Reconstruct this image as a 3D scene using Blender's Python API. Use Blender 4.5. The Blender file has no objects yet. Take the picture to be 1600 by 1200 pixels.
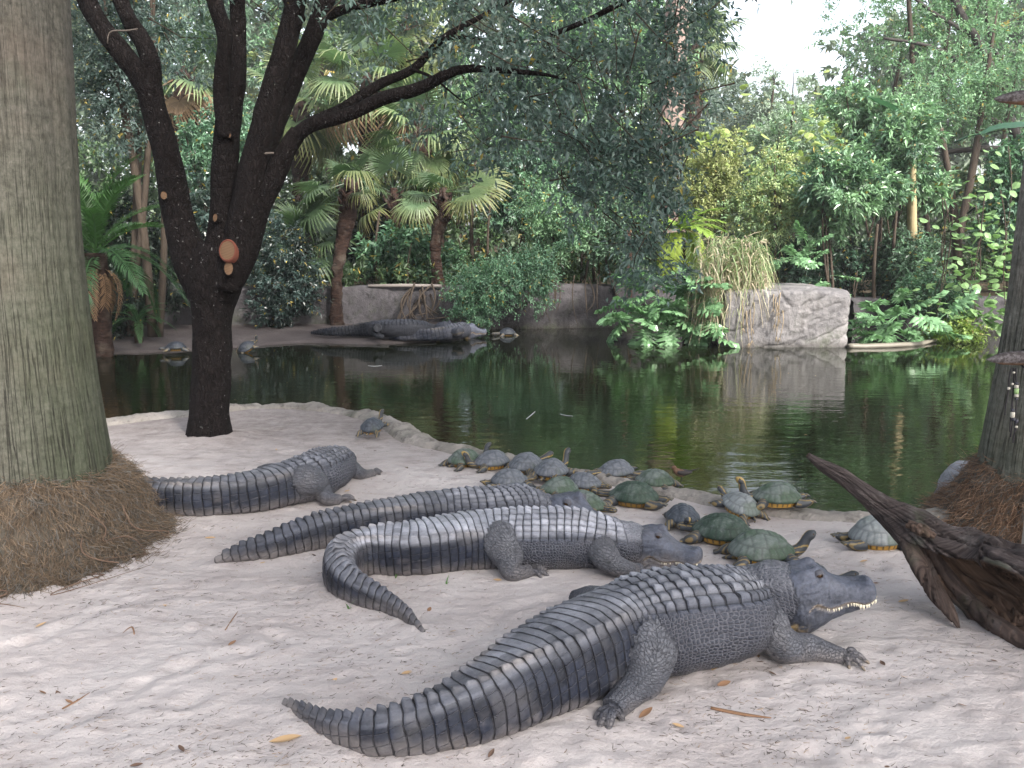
import bpy, math, random
import numpy as np
from mathutils import Vector, Matrix, kdtree

SC = bpy.context.scene
COL = SC.collection
rng = np.random.default_rng(7)
random.seed(7)

# ------------------------------------------------------------------ camera, sky, sun, exposure
CAM_H, PITCH, FPX = 1.7, math.radians(9.2), 1386.0
cam_data = bpy.data.cameras.new('camera')
cam_data.sensor_width = 36.0
cam_data.lens = 36.0 * FPX / 1600.0
cam_data.clip_end = 500
cam = bpy.data.objects.new('camera', cam_data)
COL.objects.link(cam)
cam.location = (0, 0, CAM_H)
cam.rotation_euler = (math.pi / 2 - PITCH, 0, 0)
SC.camera = cam

SUN_ELEV, SUN_AZ = math.radians(41), math.radians(146)     # azimuth of the sun, clockwise from +Y (ahead)
world = bpy.data.worlds.new('World')
SC.world = world
world.use_nodes = True
wn = world.node_tree
wn.nodes.clear()
sky = wn.nodes.new('ShaderNodeTexSky')
sky.sky_type = 'NISHITA'
sky.sun_disc = False
sky.sun_elevation = SUN_ELEV
sky.sun_rotation = SUN_AZ
sky.air_density = 1.0
sky.dust_density = 4.0
sky.ozone_density = 1.0
hsv = wn.nodes.new('ShaderNodeHueSaturation')
hsv.inputs['Saturation'].default_value = 0.45
bg = wn.nodes.new('ShaderNodeBackground')
bg.inputs['Strength'].default_value = 0.15
wo = wn.nodes.new('ShaderNodeOutputWorld')
wn.links.new(sky.outputs[0], hsv.inputs['Color'])
wn.links.new(hsv.outputs[0], bg.inputs[0])
wn.links.new(bg.outputs[0], wo.inputs[0])

sun_d = bpy.data.lights.new('sun', 'SUN')
sun_d.energy = 3.2
sun_d.angle = math.radians(6)
sun_d.color = (1.0, 0.95, 0.87)
sun = bpy.data.objects.new('sun', sun_d)
COL.objects.link(sun)
_sd = Vector((math.sin(SUN_AZ) * math.cos(SUN_ELEV), math.cos(SUN_AZ) * math.cos(SUN_ELEV), math.sin(SUN_ELEV)))
sun.rotation_euler = (-_sd).to_track_quat('-Z', 'Y').to_euler()

SC.view_settings.view_transform = 'Standard'
SC.view_settings.look = 'None'
SC.view_settings.exposure = 1.85
SC.view_settings.gamma = 1
SC.view_settings.use_curve_mapping = False
SC.render.engine = 'CYCLES'
SC.cycles.use_denoising = True
SC.cycles.max_bounces = 8
SC.cycles.diffuse_bounces = 4
SC.cycles.glossy_bounces = 3
SC.cycles.transmission_bounces = 4
SC.cycles.sample_clamp_indirect = 6.0

# ------------------------------------------------------------------ numeric helpers
_fw = np.array([0, math.cos(PITCH), -math.sin(PITCH)])
_up = np.array([0, math.sin(PITCH), math.cos(PITCH)])
_rt = np.array([1.0, 0, 0])
CAM = np.array([0, 0, CAM_H])


def ray(px, py):
    return _rt * ((px - 800) / FPX) + _up * ((600 - py) / FPX) + _fw


def Z(px, py, z=0.0):
    """where the view line of a photo pixel meets the level z"""
    d = ray(px, py)
    return CAM + d * ((z - CAM_H) / d[2])


def D(px, py, Y):
    """where the view line of a photo pixel meets the vertical plane at distance Y"""
    d = ray(px, py)
    return CAM + d * (Y / d[1])


def _hash(i, j, k, seed):
    h = (i.astype(np.int64) * 374761393 + j.astype(np.int64) * 668265263 + k.astype(np.int64) * 2147483647 + seed * 974634777) & 0xFFFFFFFF
    h = ((h ^ (h >> 13)) * 1274126177) & 0xFFFFFFFF
    h = ((h ^ (h >> 16)) * 2246822519) & 0xFFFFFFFF
    return ((h ^ (h >> 15)) & 0xFFFF) / 65535.0


def vnoise(p, seed=0):
    """value noise in -1..1, p (N,3)"""
    f = np.floor(p).astype(np.int64)
    t = p - f
    t = t * t * (3 - 2 * t)
    r = 0
    for a in (0, 1):
        wa = t[:, 0] if a else 1 - t[:, 0]
        for b in (0, 1):
            wb = t[:, 1] if b else 1 - t[:, 1]
            for c in (0, 1):
                wc = t[:, 2] if c else 1 - t[:, 2]
                r = r + wa * wb * wc * _hash(f[:, 0] + a, f[:, 1] + b, f[:, 2] + c, seed)
    return r * 2 - 1


def fbm(p, octaves=4, seed=0, gain=0.5):
    r, a, q, tot = 0, 1.0, np.asarray(p, float), 0
    for o in range(octaves):
        r = r + a * vnoise(q, seed + o)
        tot += a
        a *= gain
        q = q * 2.03 + 11.3
    return r / tot


def sstep(a, b, x):
    t = np.clip((x - a) / (b - a), 0, 1)
    return t * t * (3 - 2 * t)


def gauss(x, s):
    return np.exp(-(x / s) ** 2)


def nrm(v):
    return v / np.maximum(np.linalg.norm(v, axis=-1, keepdims=True), 1e-9)


def spline(P, n=None, ds=None):
    """natural cubic spline through rows of P, by chord length of the first 3 columns"""
    P = np.asarray(P, float)
    t = np.concatenate([[0], np.cumsum(np.linalg.norm(np.diff(P[:, :3], axis=0), axis=1))])
    m = len(P)
    if n is None:
        n = max(4, int(t[-1] / ds) + 1)
    x = np.linspace(0, t[-1], n)
    if m < 3:
        return np.stack([np.interp(x, t, P[:, c]) for c in range(P.shape[1])], 1)
    h = np.diff(t)
    A = np.zeros((m, m)); B = np.zeros((m, P.shape[1]))
    A[0, 0] = A[-1, -1] = 1
    for i in range(1, m - 1):
        A[i, i - 1], A[i, i], A[i, i + 1] = h[i - 1], 2 * (h[i - 1] + h[i]), h[i]
        B[i] = 6 * ((P[i + 1] - P[i]) / h[i] - (P[i] - P[i - 1]) / h[i - 1])
    M = np.linalg.solve(A, B)
    k = np.clip(np.searchsorted(t, x, 'right') - 1, 0, m - 2)
    hk = h[k][:, None]
    a = (t[k + 1] - x)[:, None]; b = (x - t[k])[:, None]
    return (M[k] * a ** 3 + M[k + 1] * b ** 3) / (6 * hk) + (P[k] / hk - M[k] * hk / 6) * a + (P[k + 1] / hk - M[k + 1] * hk / 6) * b


# ------------------------------------------------------------------ object helpers
def mesh(name, V, F, col=None, smooth=True, attrs=None):
    """F: one (M,k) array or a list of them"""
    me = bpy.data.meshes.new(name)
    V = np.ascontiguousarray(V, np.float32)
    Fs = F if isinstance(F, list) else [F]
    Fs = [np.asarray(f, np.int32) for f in Fs if len(f)]
    me.vertices.add(len(V))
    me.vertices.foreach_set('co', V.ravel())
    nl = sum(f.size for f in Fs); nf = sum(len(f) for f in Fs)
    me.loops.add(nl); me.polygons.add(nf)
    me.loops.foreach_set('vertex_index', np.concatenate([f.ravel() for f in Fs]))
    sizes = np.concatenate([np.full(len(f), f.shape[1], np.int32) for f in Fs])
    me.polygons.foreach_set('loop_start', np.concatenate([[0], np.cumsum(sizes)[:-1]]).astype(np.int32))
    me.polygons.foreach_set('use_smooth', np.full(nf, smooth))
    me.update(calc_edges=True)
    if col is not None:
        put_col(me, 'col', col)
    for k, v in (attrs or {}).items():
        put_col(me, k, v)
    return me


def put_col(me, name, c):
    c = np.asarray(c, np.float32)
    n = len(me.vertices)
    if c.ndim == 1:
        c = np.tile(c, (n, 1))
    if c.shape[1] == 3:
        c = np.concatenate([c, np.ones((n, 1), np.float32)], 1)
    a = me.attributes.new(name, 'FLOAT_COLOR', 'POINT')
    a.data.foreach_set('color', np.ascontiguousarray(c, np.float32).ravel())


def obj(name, me, mat=None, parent=None, loc=None, kind=None):
    o = bpy.data.objects.new(name, me)
    COL.objects.link(o)
    if mat is not None and not me.materials:
        me.materials.append(mat)
    if parent is not None:
        o.parent = parent
    if loc is not None:
        o.location = loc
    if kind:
        o['kind'] = kind
    return o


def part(name, V, F, mat, parent, col=None, smooth=True, kind=None, attrs=None):
    """a child mesh given in world coordinates; the parents carry only a location"""
    off = np.zeros(3)
    p = parent
    while p is not None:
        off = off + np.array(p.location); p = p.parent
    return obj(name, mesh(name, np.asarray(V) - off, F, col, smooth, attrs), mat, parent, kind=kind)


def tag(o, label, cat, group=None, kind=None):
    o['label'] = label; o['category'] = cat
    if group: o['group'] = group
    if kind: o['kind'] = kind
    return o


def thing(name, label, cat, loc, group=None):
    o = bpy.data.objects.new(name, None)
    COL.objects.link(o)
    o.location = tuple(float(v) for v in loc)
    o.empty_display_size = 0.1
    return tag(o, label, cat, group)


def grid_faces(n, m, wrap=False):
    """n rows of m verts"""
    i = np.arange(n - 1)[:, None]; j = np.arange(m if wrap else m - 1)[None]
    a = i * m + j; b = i * m + (j + 1) % m
    return np.stack([a, b, b + m, a + m], -1).reshape(-1, 4)


def frames(P, up0=(0, 0, 1)):
    T = nrm(np.gradient(P, axis=0))
    U = np.empty_like(P)
    u = np.array(up0, float)
    for i in range(len(P)):
        u = u - T[i] * (u @ T[i])
        n = np.linalg.norm(u)
        if n < 1e-6:
            u = np.cross(T[i], [1, 0, 0.3]); n = np.linalg.norm(u)
        u = u / n
        U[i] = u
    return T, U, np.cross(T, U)


def tube(pts, rad, m=10, n=None, ds=None, cap=True, squash=None, up0=(0, 0, 1)):
    """closed tube along a spline; returns V, [quads, tris], centre rows"""
    R = np.concatenate([np.asarray(pts, float), np.asarray(rad, float).reshape(-1, 1)], 1)
    Q = spline(R, n=n, ds=ds) if (n or ds) else R
    P, r = Q[:, :3], np.maximum(Q[:, 3], 0.0008)
    T, U, S = frames(P, up0)
    a = np.linspace(0, 2 * np.pi, m, endpoint=False)
    sq = 1.0 if squash is None else squash
    V = P[:, None] + r[:, None, None] * (np.cos(a)[None, :, None] * U[:, None] * sq + np.sin(a)[None, :, None] * S[:, None])
    k = len(P)
    V = V.reshape(-1, 3)
    F = [grid_faces(k, m, True)]
    if cap:
        V = np.concatenate([V, P[:1], P[-1:]])
        j = np.arange(m); j2 = (j + 1) % m
        F.append(np.stack([j2, j, np.full(m, k * m)], 1))
        F.append(np.stack([j + (k - 1) * m, j2 + (k - 1) * m, np.full(m, k * m + 1)], 1))
    return V, F


def join(parts):
    """[(V, F list)] -> V, F list"""
    Vs, Fs, o = [], {}, 0
    for V, F in parts:
        for f in (F if isinstance(F, list) else [F]):
            f = np.asarray(f)
            if len(f):
                Fs.setdefault(f.shape[1], []).append(f + o)
        Vs.append(V); o += len(V)
    return np.concatenate(Vs), [np.concatenate(f) for f in Fs.values()]


def ball(c, r, nu=10, nv=14):
    r = np.asarray(r, float) * np.ones(3)
    th = np.linspace(0, np.pi, nu); ph = np.linspace(0, 2 * np.pi, nv, endpoint=False)
    V = np.stack([np.sin(th)[:, None] * np.cos(ph), np.sin(th)[:, None] * np.sin(ph), np.cos(th)[:, None] * np.ones(nv)], -1).reshape(-1, 3)
    return V * r + np.asarray(c), [grid_faces(nu, nv, True)[:, ::-1]]


def voxel(V, F, size, smooth_iter=0):
    """one continuous skin round overlapping closed shapes"""
    me = mesh('tmp', V, F)
    o = bpy.data.objects.new('tmp', me)
    COL.objects.link(o)
    m = o.modifiers.new('r', 'REMESH')
    m.mode = 'VOXEL'; m.voxel_size = size; m.adaptivity = 0
    if smooth_iter:
        s = o.modifiers.new('s', 'SMOOTH'); s.factor = 0.5; s.iterations = smooth_iter
    dg = bpy.context.evaluated_depsgraph_get()
    out = bpy.data.meshes.new_from_object(o.evaluated_get(dg))
    bpy.data.objects.remove(o); bpy.data.meshes.remove(me)
    out.polygons.foreach_set('use_smooth', np.ones(len(out.polygons), bool))
    co = np.empty(len(out.vertices) * 3, np.float32)
    out.vertices.foreach_get('co', co)
    return out, co.reshape(-1, 3).astype(float)


def set_co(me, co):
    me.vertices.foreach_set('co', np.ascontiguousarray(co, np.float32).ravel())
    me.update()


def nearest(src, q):
    kd = kdtree.KDTree(len(src))
    for i, p in enumerate(src.tolist()):
        kd.insert(p, i)
    kd.balance()
    f = kd.find
    return np.fromiter((f(p)[1] for p in q.tolist()), np.int64, len(q))


# ------------------------------------------------------------------ material helper
class Mat:
    def __init__(self, name, rough=0.7, spec=0.3, color=None):
        self.m = bpy.data.materials.new(name)
        self.m.use_nodes = True
        self.t = self.m.node_tree
        self.b = self.t.nodes['Principled BSDF']
        self.set(Roughness=rough)
        self.b.inputs['Specular IOR Level'].default_value = spec
        if color is not None:
            self.link(color, self.b.inputs['Base Color'])

    def set(self, **kw):
        for k, v in kw.items():
            self.link(v, self.b.inputs[k.replace('_', ' ')])

    def link(self, v, s):
        if isinstance(v, bpy.types.NodeSocket):
            self.t.links.new(v, s)
        elif isinstance(v, (tuple, list)) and len(v) == 3 and s.type == 'RGBA':
            s.default_value = (*v, 1)
        else:
            s.default_value = v

    def n(self, kind, ins=None, **props):
        nd = self.t.nodes.new('ShaderNode' + kind)
        for k, v in props.items():
            setattr(nd, k, v)
        for k, v in (ins or {}).items():
            self.link(v, nd.inputs[k])
        return nd

    def attr(self, name, out='Color'):
        return self.n('Attribute', attribute_name=name).outputs[out]

    def pos(self, kind='Object'):
        return self.n('TexCoord').outputs[kind]

    def noise(self, vec, scale, detail=4, rough=0.55, out=0):
        return self.n('TexNoise', {'Vector': vec, 'Scale': scale, 'Detail': detail, 'Roughness': rough}).outputs[out]

    def voro(self, vec, scale, feature='F1', rand=1.0, dims='3D', out='Distance'):
        return self.n('TexVoronoi', {'Vector': vec, 'Scale': scale, 'Randomness': rand}, feature=feature, voronoi_dimensions=dims).outputs[out]

    def math(self, op, a, b=0.0, c=0.0, clamp=False):
        return self.n('Math', {0: a, 1: b, 2: c}, operation=op, use_clamp=clamp).outputs[0]

    def mapr(self, v, a, b, c=0.0, d=1.0):
        return self.n('MapRange', {'Value': v, 'From Min': a, 'From Max': b, 'To Min': c, 'To Max': d}).outputs[0]

    def scale(self, vec, s):
        return self.n('Mapping', {'Vector': vec, 'Scale': s}).outputs[0]

    def mix(self, f, a, b, mode='MIX'):
        nd = self.n('Mix', data_type='RGBA', blend_type=mode)
        self.link(f, nd.inputs[0]); self.link(a, nd.inputs[6]); self.link(b, nd.inputs[7])
        return nd.outputs[2]

    def sep(self, v):
        return self.n('SeparateXYZ', {0: v}).outputs

    def bump(self, h, strength=0.5, dist=0.01, normal=None):
        nd = self.n('Bump', {'Height': h, 'Strength': strength, 'Distance': dist})
        if normal is not None:
            self.link(normal, nd.inputs['Normal'])
        self.link(nd.outputs[0], self.b.inputs['Normal'])
        return nd.outputs[0]
# ------------------------------------------------------------------ ground, water, wall, bank
WATER_Z = -0.2
bank_px = [(-400, 690), (150, 664), (220, 656), (300, 648), (380, 638), (460, 636), (520, 642), (575, 652), (618, 668), (650, 688), (720, 705),
           (800, 725), (900, 742), (1000, 762), (1060, 772), (1120, 784), (1200, 796), (1280, 805), (1400, 812), (1520, 806), (1700, 800), (2300, 790)]
bank = np.array([Z(px, py, 0.0) for px, py in bank_px])
_bo = np.argsort(bank[:, 0])
bankx, banky = bank[_bo, 0], bank[_bo, 1]
_bs = spline(np.stack([bankx, banky, 0 * bankx], 1), n=500)
_bso = np.argsort(_bs[:, 0])


def y_bank(x):
    return np.interp(x, _bs[_bso, 0], _bs[_bso, 1])


def sand_noise(x, y):
    p = np.stack([x, y, 0 * x], -1)
    z = 0.024 * fbm(p * 1.3, 3, 3) + 0.010 * fbm(p * np.array([3.0, 4.0, 1]) + 9, 3, 5)
    r = fbm(p * np.array([6, 10, 1]) + 31, 3, 9)
    z = z + 0.009 * np.abs(r) + 0.006 * fbm(p * 26, 3, 12)
    return z


_g = np.random.default_rng(91)
DENTS = []       # old footprints and drag marks
for _ in range(150):
    _p = Z(_g.uniform(-50, 1650), 690 + 520 * _g.random() ** .8)
    DENTS.append((_p[0], _p[1], _g.uniform(.03, .075), _g.uniform(.004, .011)))
for _a, _b in (((60, 1130), (420, 1010)), ((700, 1010), (860, 940)), ((1230, 1170), (1590, 1060)), ((0, 1010), (300, 930)), ((620, 730), (430, 705)), ((1110, 930), (1300, 860))):
    for _t in np.linspace(0, 1, 22):
        _p = Z(_a[0] + (_b[0] - _a[0]) * _t + 14 * math.sin(_t * 7), _a[1] + (_b[1] - _a[1]) * _t + 8 * math.cos(_t * 5))
        DENTS.append((_p[0], _p[1], .05, .004))
MOUNDS = []      # (x, y, radius, height) heaped up where things lie in the sand


def sand_z(x, y):
    shp = np.shape(x)
    x = np.atleast_1d(np.asarray(x, float)); y = np.atleast_1d(np.asarray(y, float))
    z = sand_noise(x.ravel(), y.ravel()).reshape(x.shape)
    up = np.zeros_like(z)
    for mx, my, mr, mh in MOUNDS:
        up = np.maximum(up, mh * np.exp(-((x - mx) ** 2 + (y - my) ** 2) / (mr * mr)))
    z = z + up
    for dx, dy, dr, dh in DENTS:
        k = np.abs(x - dx) < dr * 3
        if k.any():
            q = ((x[k] - dx) ** 2 + (y[k] - dy) ** 2) / (dr * dr)
            z[k] += dh * (-np.exp(-q) + .55 * np.exp(-(np.sqrt(q) - 1.5) ** 2 / .25))
    d = y - y_bank(x)
    z = z * sstep(0.05, -0.4, d)
    z = z - 0.62 * sstep(-0.02, 0.5, d)
    return z if shp else float(z[0])


def build_ground():
    xs = np.concatenate([np.linspace(-14, -5.2, 24), np.linspace(-5.1, 4.4, 430), np.linspace(4.5, 12, 20)])
    ys = np.concatenate([np.linspace(-8, 2.2, 24), np.geomspace(2.25, 10.2, 400), np.linspace(10.4, 13, 8)])
    X, Y = np.meshgrid(xs, ys)
    Zz = sand_z(X, Y)
    V = np.stack([X, Y, Zz], -1).reshape(-1, 3)
    m = Mat('sand', rough=0.9, spec=0.15)
    p = m.pos()
    big = m.noise(p, 1.1, 4, 0.6)
    mid = m.noise(m.scale(p, (1.0, 2.2, 1)), 4.5, 6, 0.7)
    fine = m.noise(p, 170, 3, 0.8)
    c = m.mix(m.mapr(big, 0.35, 0.65), (0.322, 0.286, 0.278), (0.412, 0.378, 0.370))
    c = m.mix(m.mapr(mid, 0.5, 0.72, 0, 0.6), c, (0.20, 0.168, 0.160))
    # leaf dust round the oak and kerb, painted darker to offset sunlit rear sand
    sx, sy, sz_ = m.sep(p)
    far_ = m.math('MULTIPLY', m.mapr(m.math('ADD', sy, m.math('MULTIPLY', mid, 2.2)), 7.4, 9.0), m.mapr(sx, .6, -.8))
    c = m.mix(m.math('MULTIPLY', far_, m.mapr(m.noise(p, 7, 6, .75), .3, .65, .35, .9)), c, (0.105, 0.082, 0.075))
    # dark specks of litter
    cell = m.n('TexVoronoi', {'Vector': m.scale(m.mix(0.3, p, m.noise(p, 30, 2, 0.5, 1)), (55, 85, 55)), 'Scale': 1.0, 'Randomness': 1.0}, feature='F1')
    dens = m.noise(p, 2.2, 5, 0.65)
    thr = m.mapr(dens, 0.35, 0.75, 0.03, 0.24)
    sel = m.math('GREATER_THAN', m.sep(cell.outputs['Color'])[0], 0.58)
    speck = m.math('MULTIPLY', m.math('LESS_THAN', cell.outputs['Distance'], thr), sel)
    c = m.mix(m.math('MULTIPLY', speck, 0.78), c, (0.07, 0.055, 0.05))
    c = m.mix(m.mapr(fine, 0.3, 0.7, 0, 0.3), c, (0.42, 0.395, 0.39))
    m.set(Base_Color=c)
    h = m.math('ADD', m.math('MULTIPLY', mid, .75), m.math('ADD', m.math('MULTIPLY', fine, 0.12), m.math('MULTIPLY', m.noise(p, 28, 5, 0.7), 0.45)))
    m.bump(h, 1.0, 0.022)
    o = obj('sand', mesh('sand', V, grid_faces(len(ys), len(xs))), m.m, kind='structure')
    # wide dark earth under everything, out to the horizon
    e = Mat('earth', rough=0.95, spec=0.1)
    q = e.pos()
    e.set(Base_Color=e.mix(e.noise(q, 2.0, 5), (0.035, 0.028, 0.018), (0.075, 0.058, 0.038)))
    s = 300.0
    obj('ground', mesh('ground', np.array([[-s, -s, -1.2], [s, -s, -1.2], [s, s, -1.2], [-s, s, -1.2]]), np.array([[0, 1, 2, 3]])), e.m, kind='structure')
    # planting terrace behind the pool wall
    xs = np.linspace(-60, 60, 120); ys = np.concatenate([np.linspace(15.6, 30, 40), np.linspace(32, 90, 20)])
    X, Y = np.meshgrid(xs, ys)
    back = wall_y(X)
    Zz = 0.55 + 0.12 * fbm(np.stack([X.ravel() * .5, Y.ravel() * .5, 0 * X.ravel()], -1), 3, 4).reshape(X.shape)
    Zz = np.where(Y < back + 0.15, -1.0, Zz) + sstep(30, 80, Y) * 1.5
    obj('planting_soil', mesh('planting_soil', np.stack([X, Y, Zz], -1).reshape(-1, 3), grid_faces(len(ys), len(xs))), e.m, kind='structure')


# wall line in plan: left run, then the block that juts forward on the right
wall_pts = np.array([D(-300, 530, 15.2)[:2], D(330, 530, 18.4)[:2], D(700, 520, 18.8)[:2], D(1000, 520, 19.4)[:2], D(1125, 520, 19.4)[:2]])
WALL_L = [(-12.0, 17.0), (-6.2, 18.3), (-1.4, 19.0), (3.0, 19.6), (4.4, 19.7)]


def wall_y(x):
    return np.interp(x, [-60, -12, -6.2, -1.4, 3.0, 4.4, 7.6, 12, 60], [17, 17.0, 18.3, 19.0, 19.6, 19.6, 19.4, 19.6, 20.0])


def build_water():
    m = Mat('pond_water', rough=0.02, spec=0.5)
    p = m.pos()
    m.b.inputs['IOR'].default_value = 1.33
    x, y, z = m.sep(p)
    n1 = m.noise(m.scale(p, (1.0, 2.6, 1)), 2.2, 3, 0.5)
    n2 = m.noise(m.scale(p, (1.0, 2.2, 1)), 11, 2, 0.5)
    calm = m.mapr(y, 9.5, 15.0, 1.0, 0.16)
    h = m.math('MULTIPLY', m.math('ADD', n1, m.math('MULTIPLY', n2, 0.16)), calm)
    m.bump(h, 0.22, 0.026)
    m.set(Base_Color=m.mix(1.0, m.attr('col'), m.mix(m.noise(p, 1.3, 5, .6), (.55, .6, .5), (1.35, 1.3, 1.2)), 'MULTIPLY'))
    xs = np.concatenate([[-25], np.linspace(-9, 9, 260), [25]]); ys = np.concatenate([np.linspace(4.0, 14, 220), [16, 24]])
    X, Y = np.meshgrid(xs, ys)
    d = (Y - y_bank(X)).ravel()
    k = np.exp(-np.clip(d, 0, 50) / .75)[:, None]          # silty shallows along the sand, dark deep water beyond
    c = np.array([.0055, .007, .0035]) * (1 - k) + np.array([.050, .044, .022]) * k
    V = np.stack([X.ravel(), Y.ravel(), np.full(X.size, WATER_Z)], 1)
    obj('pond_water', mesh('pond_water', V, grid_faces(len(ys), len(xs)), c), m.m, kind='structure')


def rock_mat(name, c1, c2, c3):
    m = Mat(name, rough=0.85, spec=0.25)
    p = m.pos()
    n1 = m.noise(p, 1.6, 6, 0.65)
    n2 = m.noise(p, 9, 6, 0.7)
    c = m.mix(m.mapr(n1, 0.35, 0.65), c1, c2)
    c = m.mix(m.mapr(n2, 0.52, 0.68, 0, 0.8), c, c3)
    # damp dark band just above the water
    x, y, z = m.sep(m.n('NewGeometry').outputs['Position'])
    wet = m.mapr(m.math('ADD', z, m.math('MULTIPLY', n2, 0.12)), -0.16, 0.02, 0.75, 0.0)
    c = m.mix(wet, c, (0.03, 0.027, 0.022))
    moss = m.math('MULTIPLY', m.mapr(m.noise(p, 2.3, 5, .7), .52, .66, 0, .55), m.mapr(z, .5, -.1, .25, 1.0))
    c = m.mix(moss, c, (.045, .055, .03))
    drip = m.mapr(m.noise(m.scale(p, (6, 6, .7)), 1.0, 4, .6), .55, .72, 0, .45)
    c = m.mix(drip, c, m.mix(1.0, c, (.4, .38, .36), 'MULTIPLY'))
    m.set(Base_Color=c)
    m.bump(m.math('ADD', n2, m.math('MULTIPLY', m.noise(p, 40, 4), 0.3)), 0.7, 0.05)
    return m.m


def wall_sheet(line, z0, z1, amp, seed, thick=0.5):
    """rough rock face that follows a plan line, with a rounded top running back"""
    L = spline(np.array([(x, y, 0) for x, y in line], float), ds=0.07)
    T = nrm(np.gradient(L, axis=0)); Nn = np.stack([T[:, 1], -T[:, 0], 0 * T[:, 0]], 1)     # towards the pool
    prof = [(0.06, z0)] + [(0.0, z0 + (z1 - z0) * k / 18) for k in range(1, 18)] + [(-0.02, z1 - .03), (-0.07, z1), (-0.2, z1 + .01), (-thick, z1), (-thick, z0)]
    prof = np.array(prof)
    V = L[:, None] + Nn[:, None] * prof[None, :, 0:1] + np.array([0, 0, 1.0]) * prof[None, :, 1:2]
    V = V.reshape(-1, 3)
    n = fbm(V * 1.3, 4, seed); n2 = np.abs(fbm(V * 3.4 + 5, 4, seed + 7))
    NN = np.repeat(Nn, len(prof), 0)
    V = V + NN * (amp * n + amp * 0.9 * (0.35 - n2))[:, None]
    V[:, 2] += 0.05 * fbm(V * 2.2, 3, seed + 3) * (V[:, 2] > z1 - 0.15)
    return V, [grid_faces(len(L), len(prof))]


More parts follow.
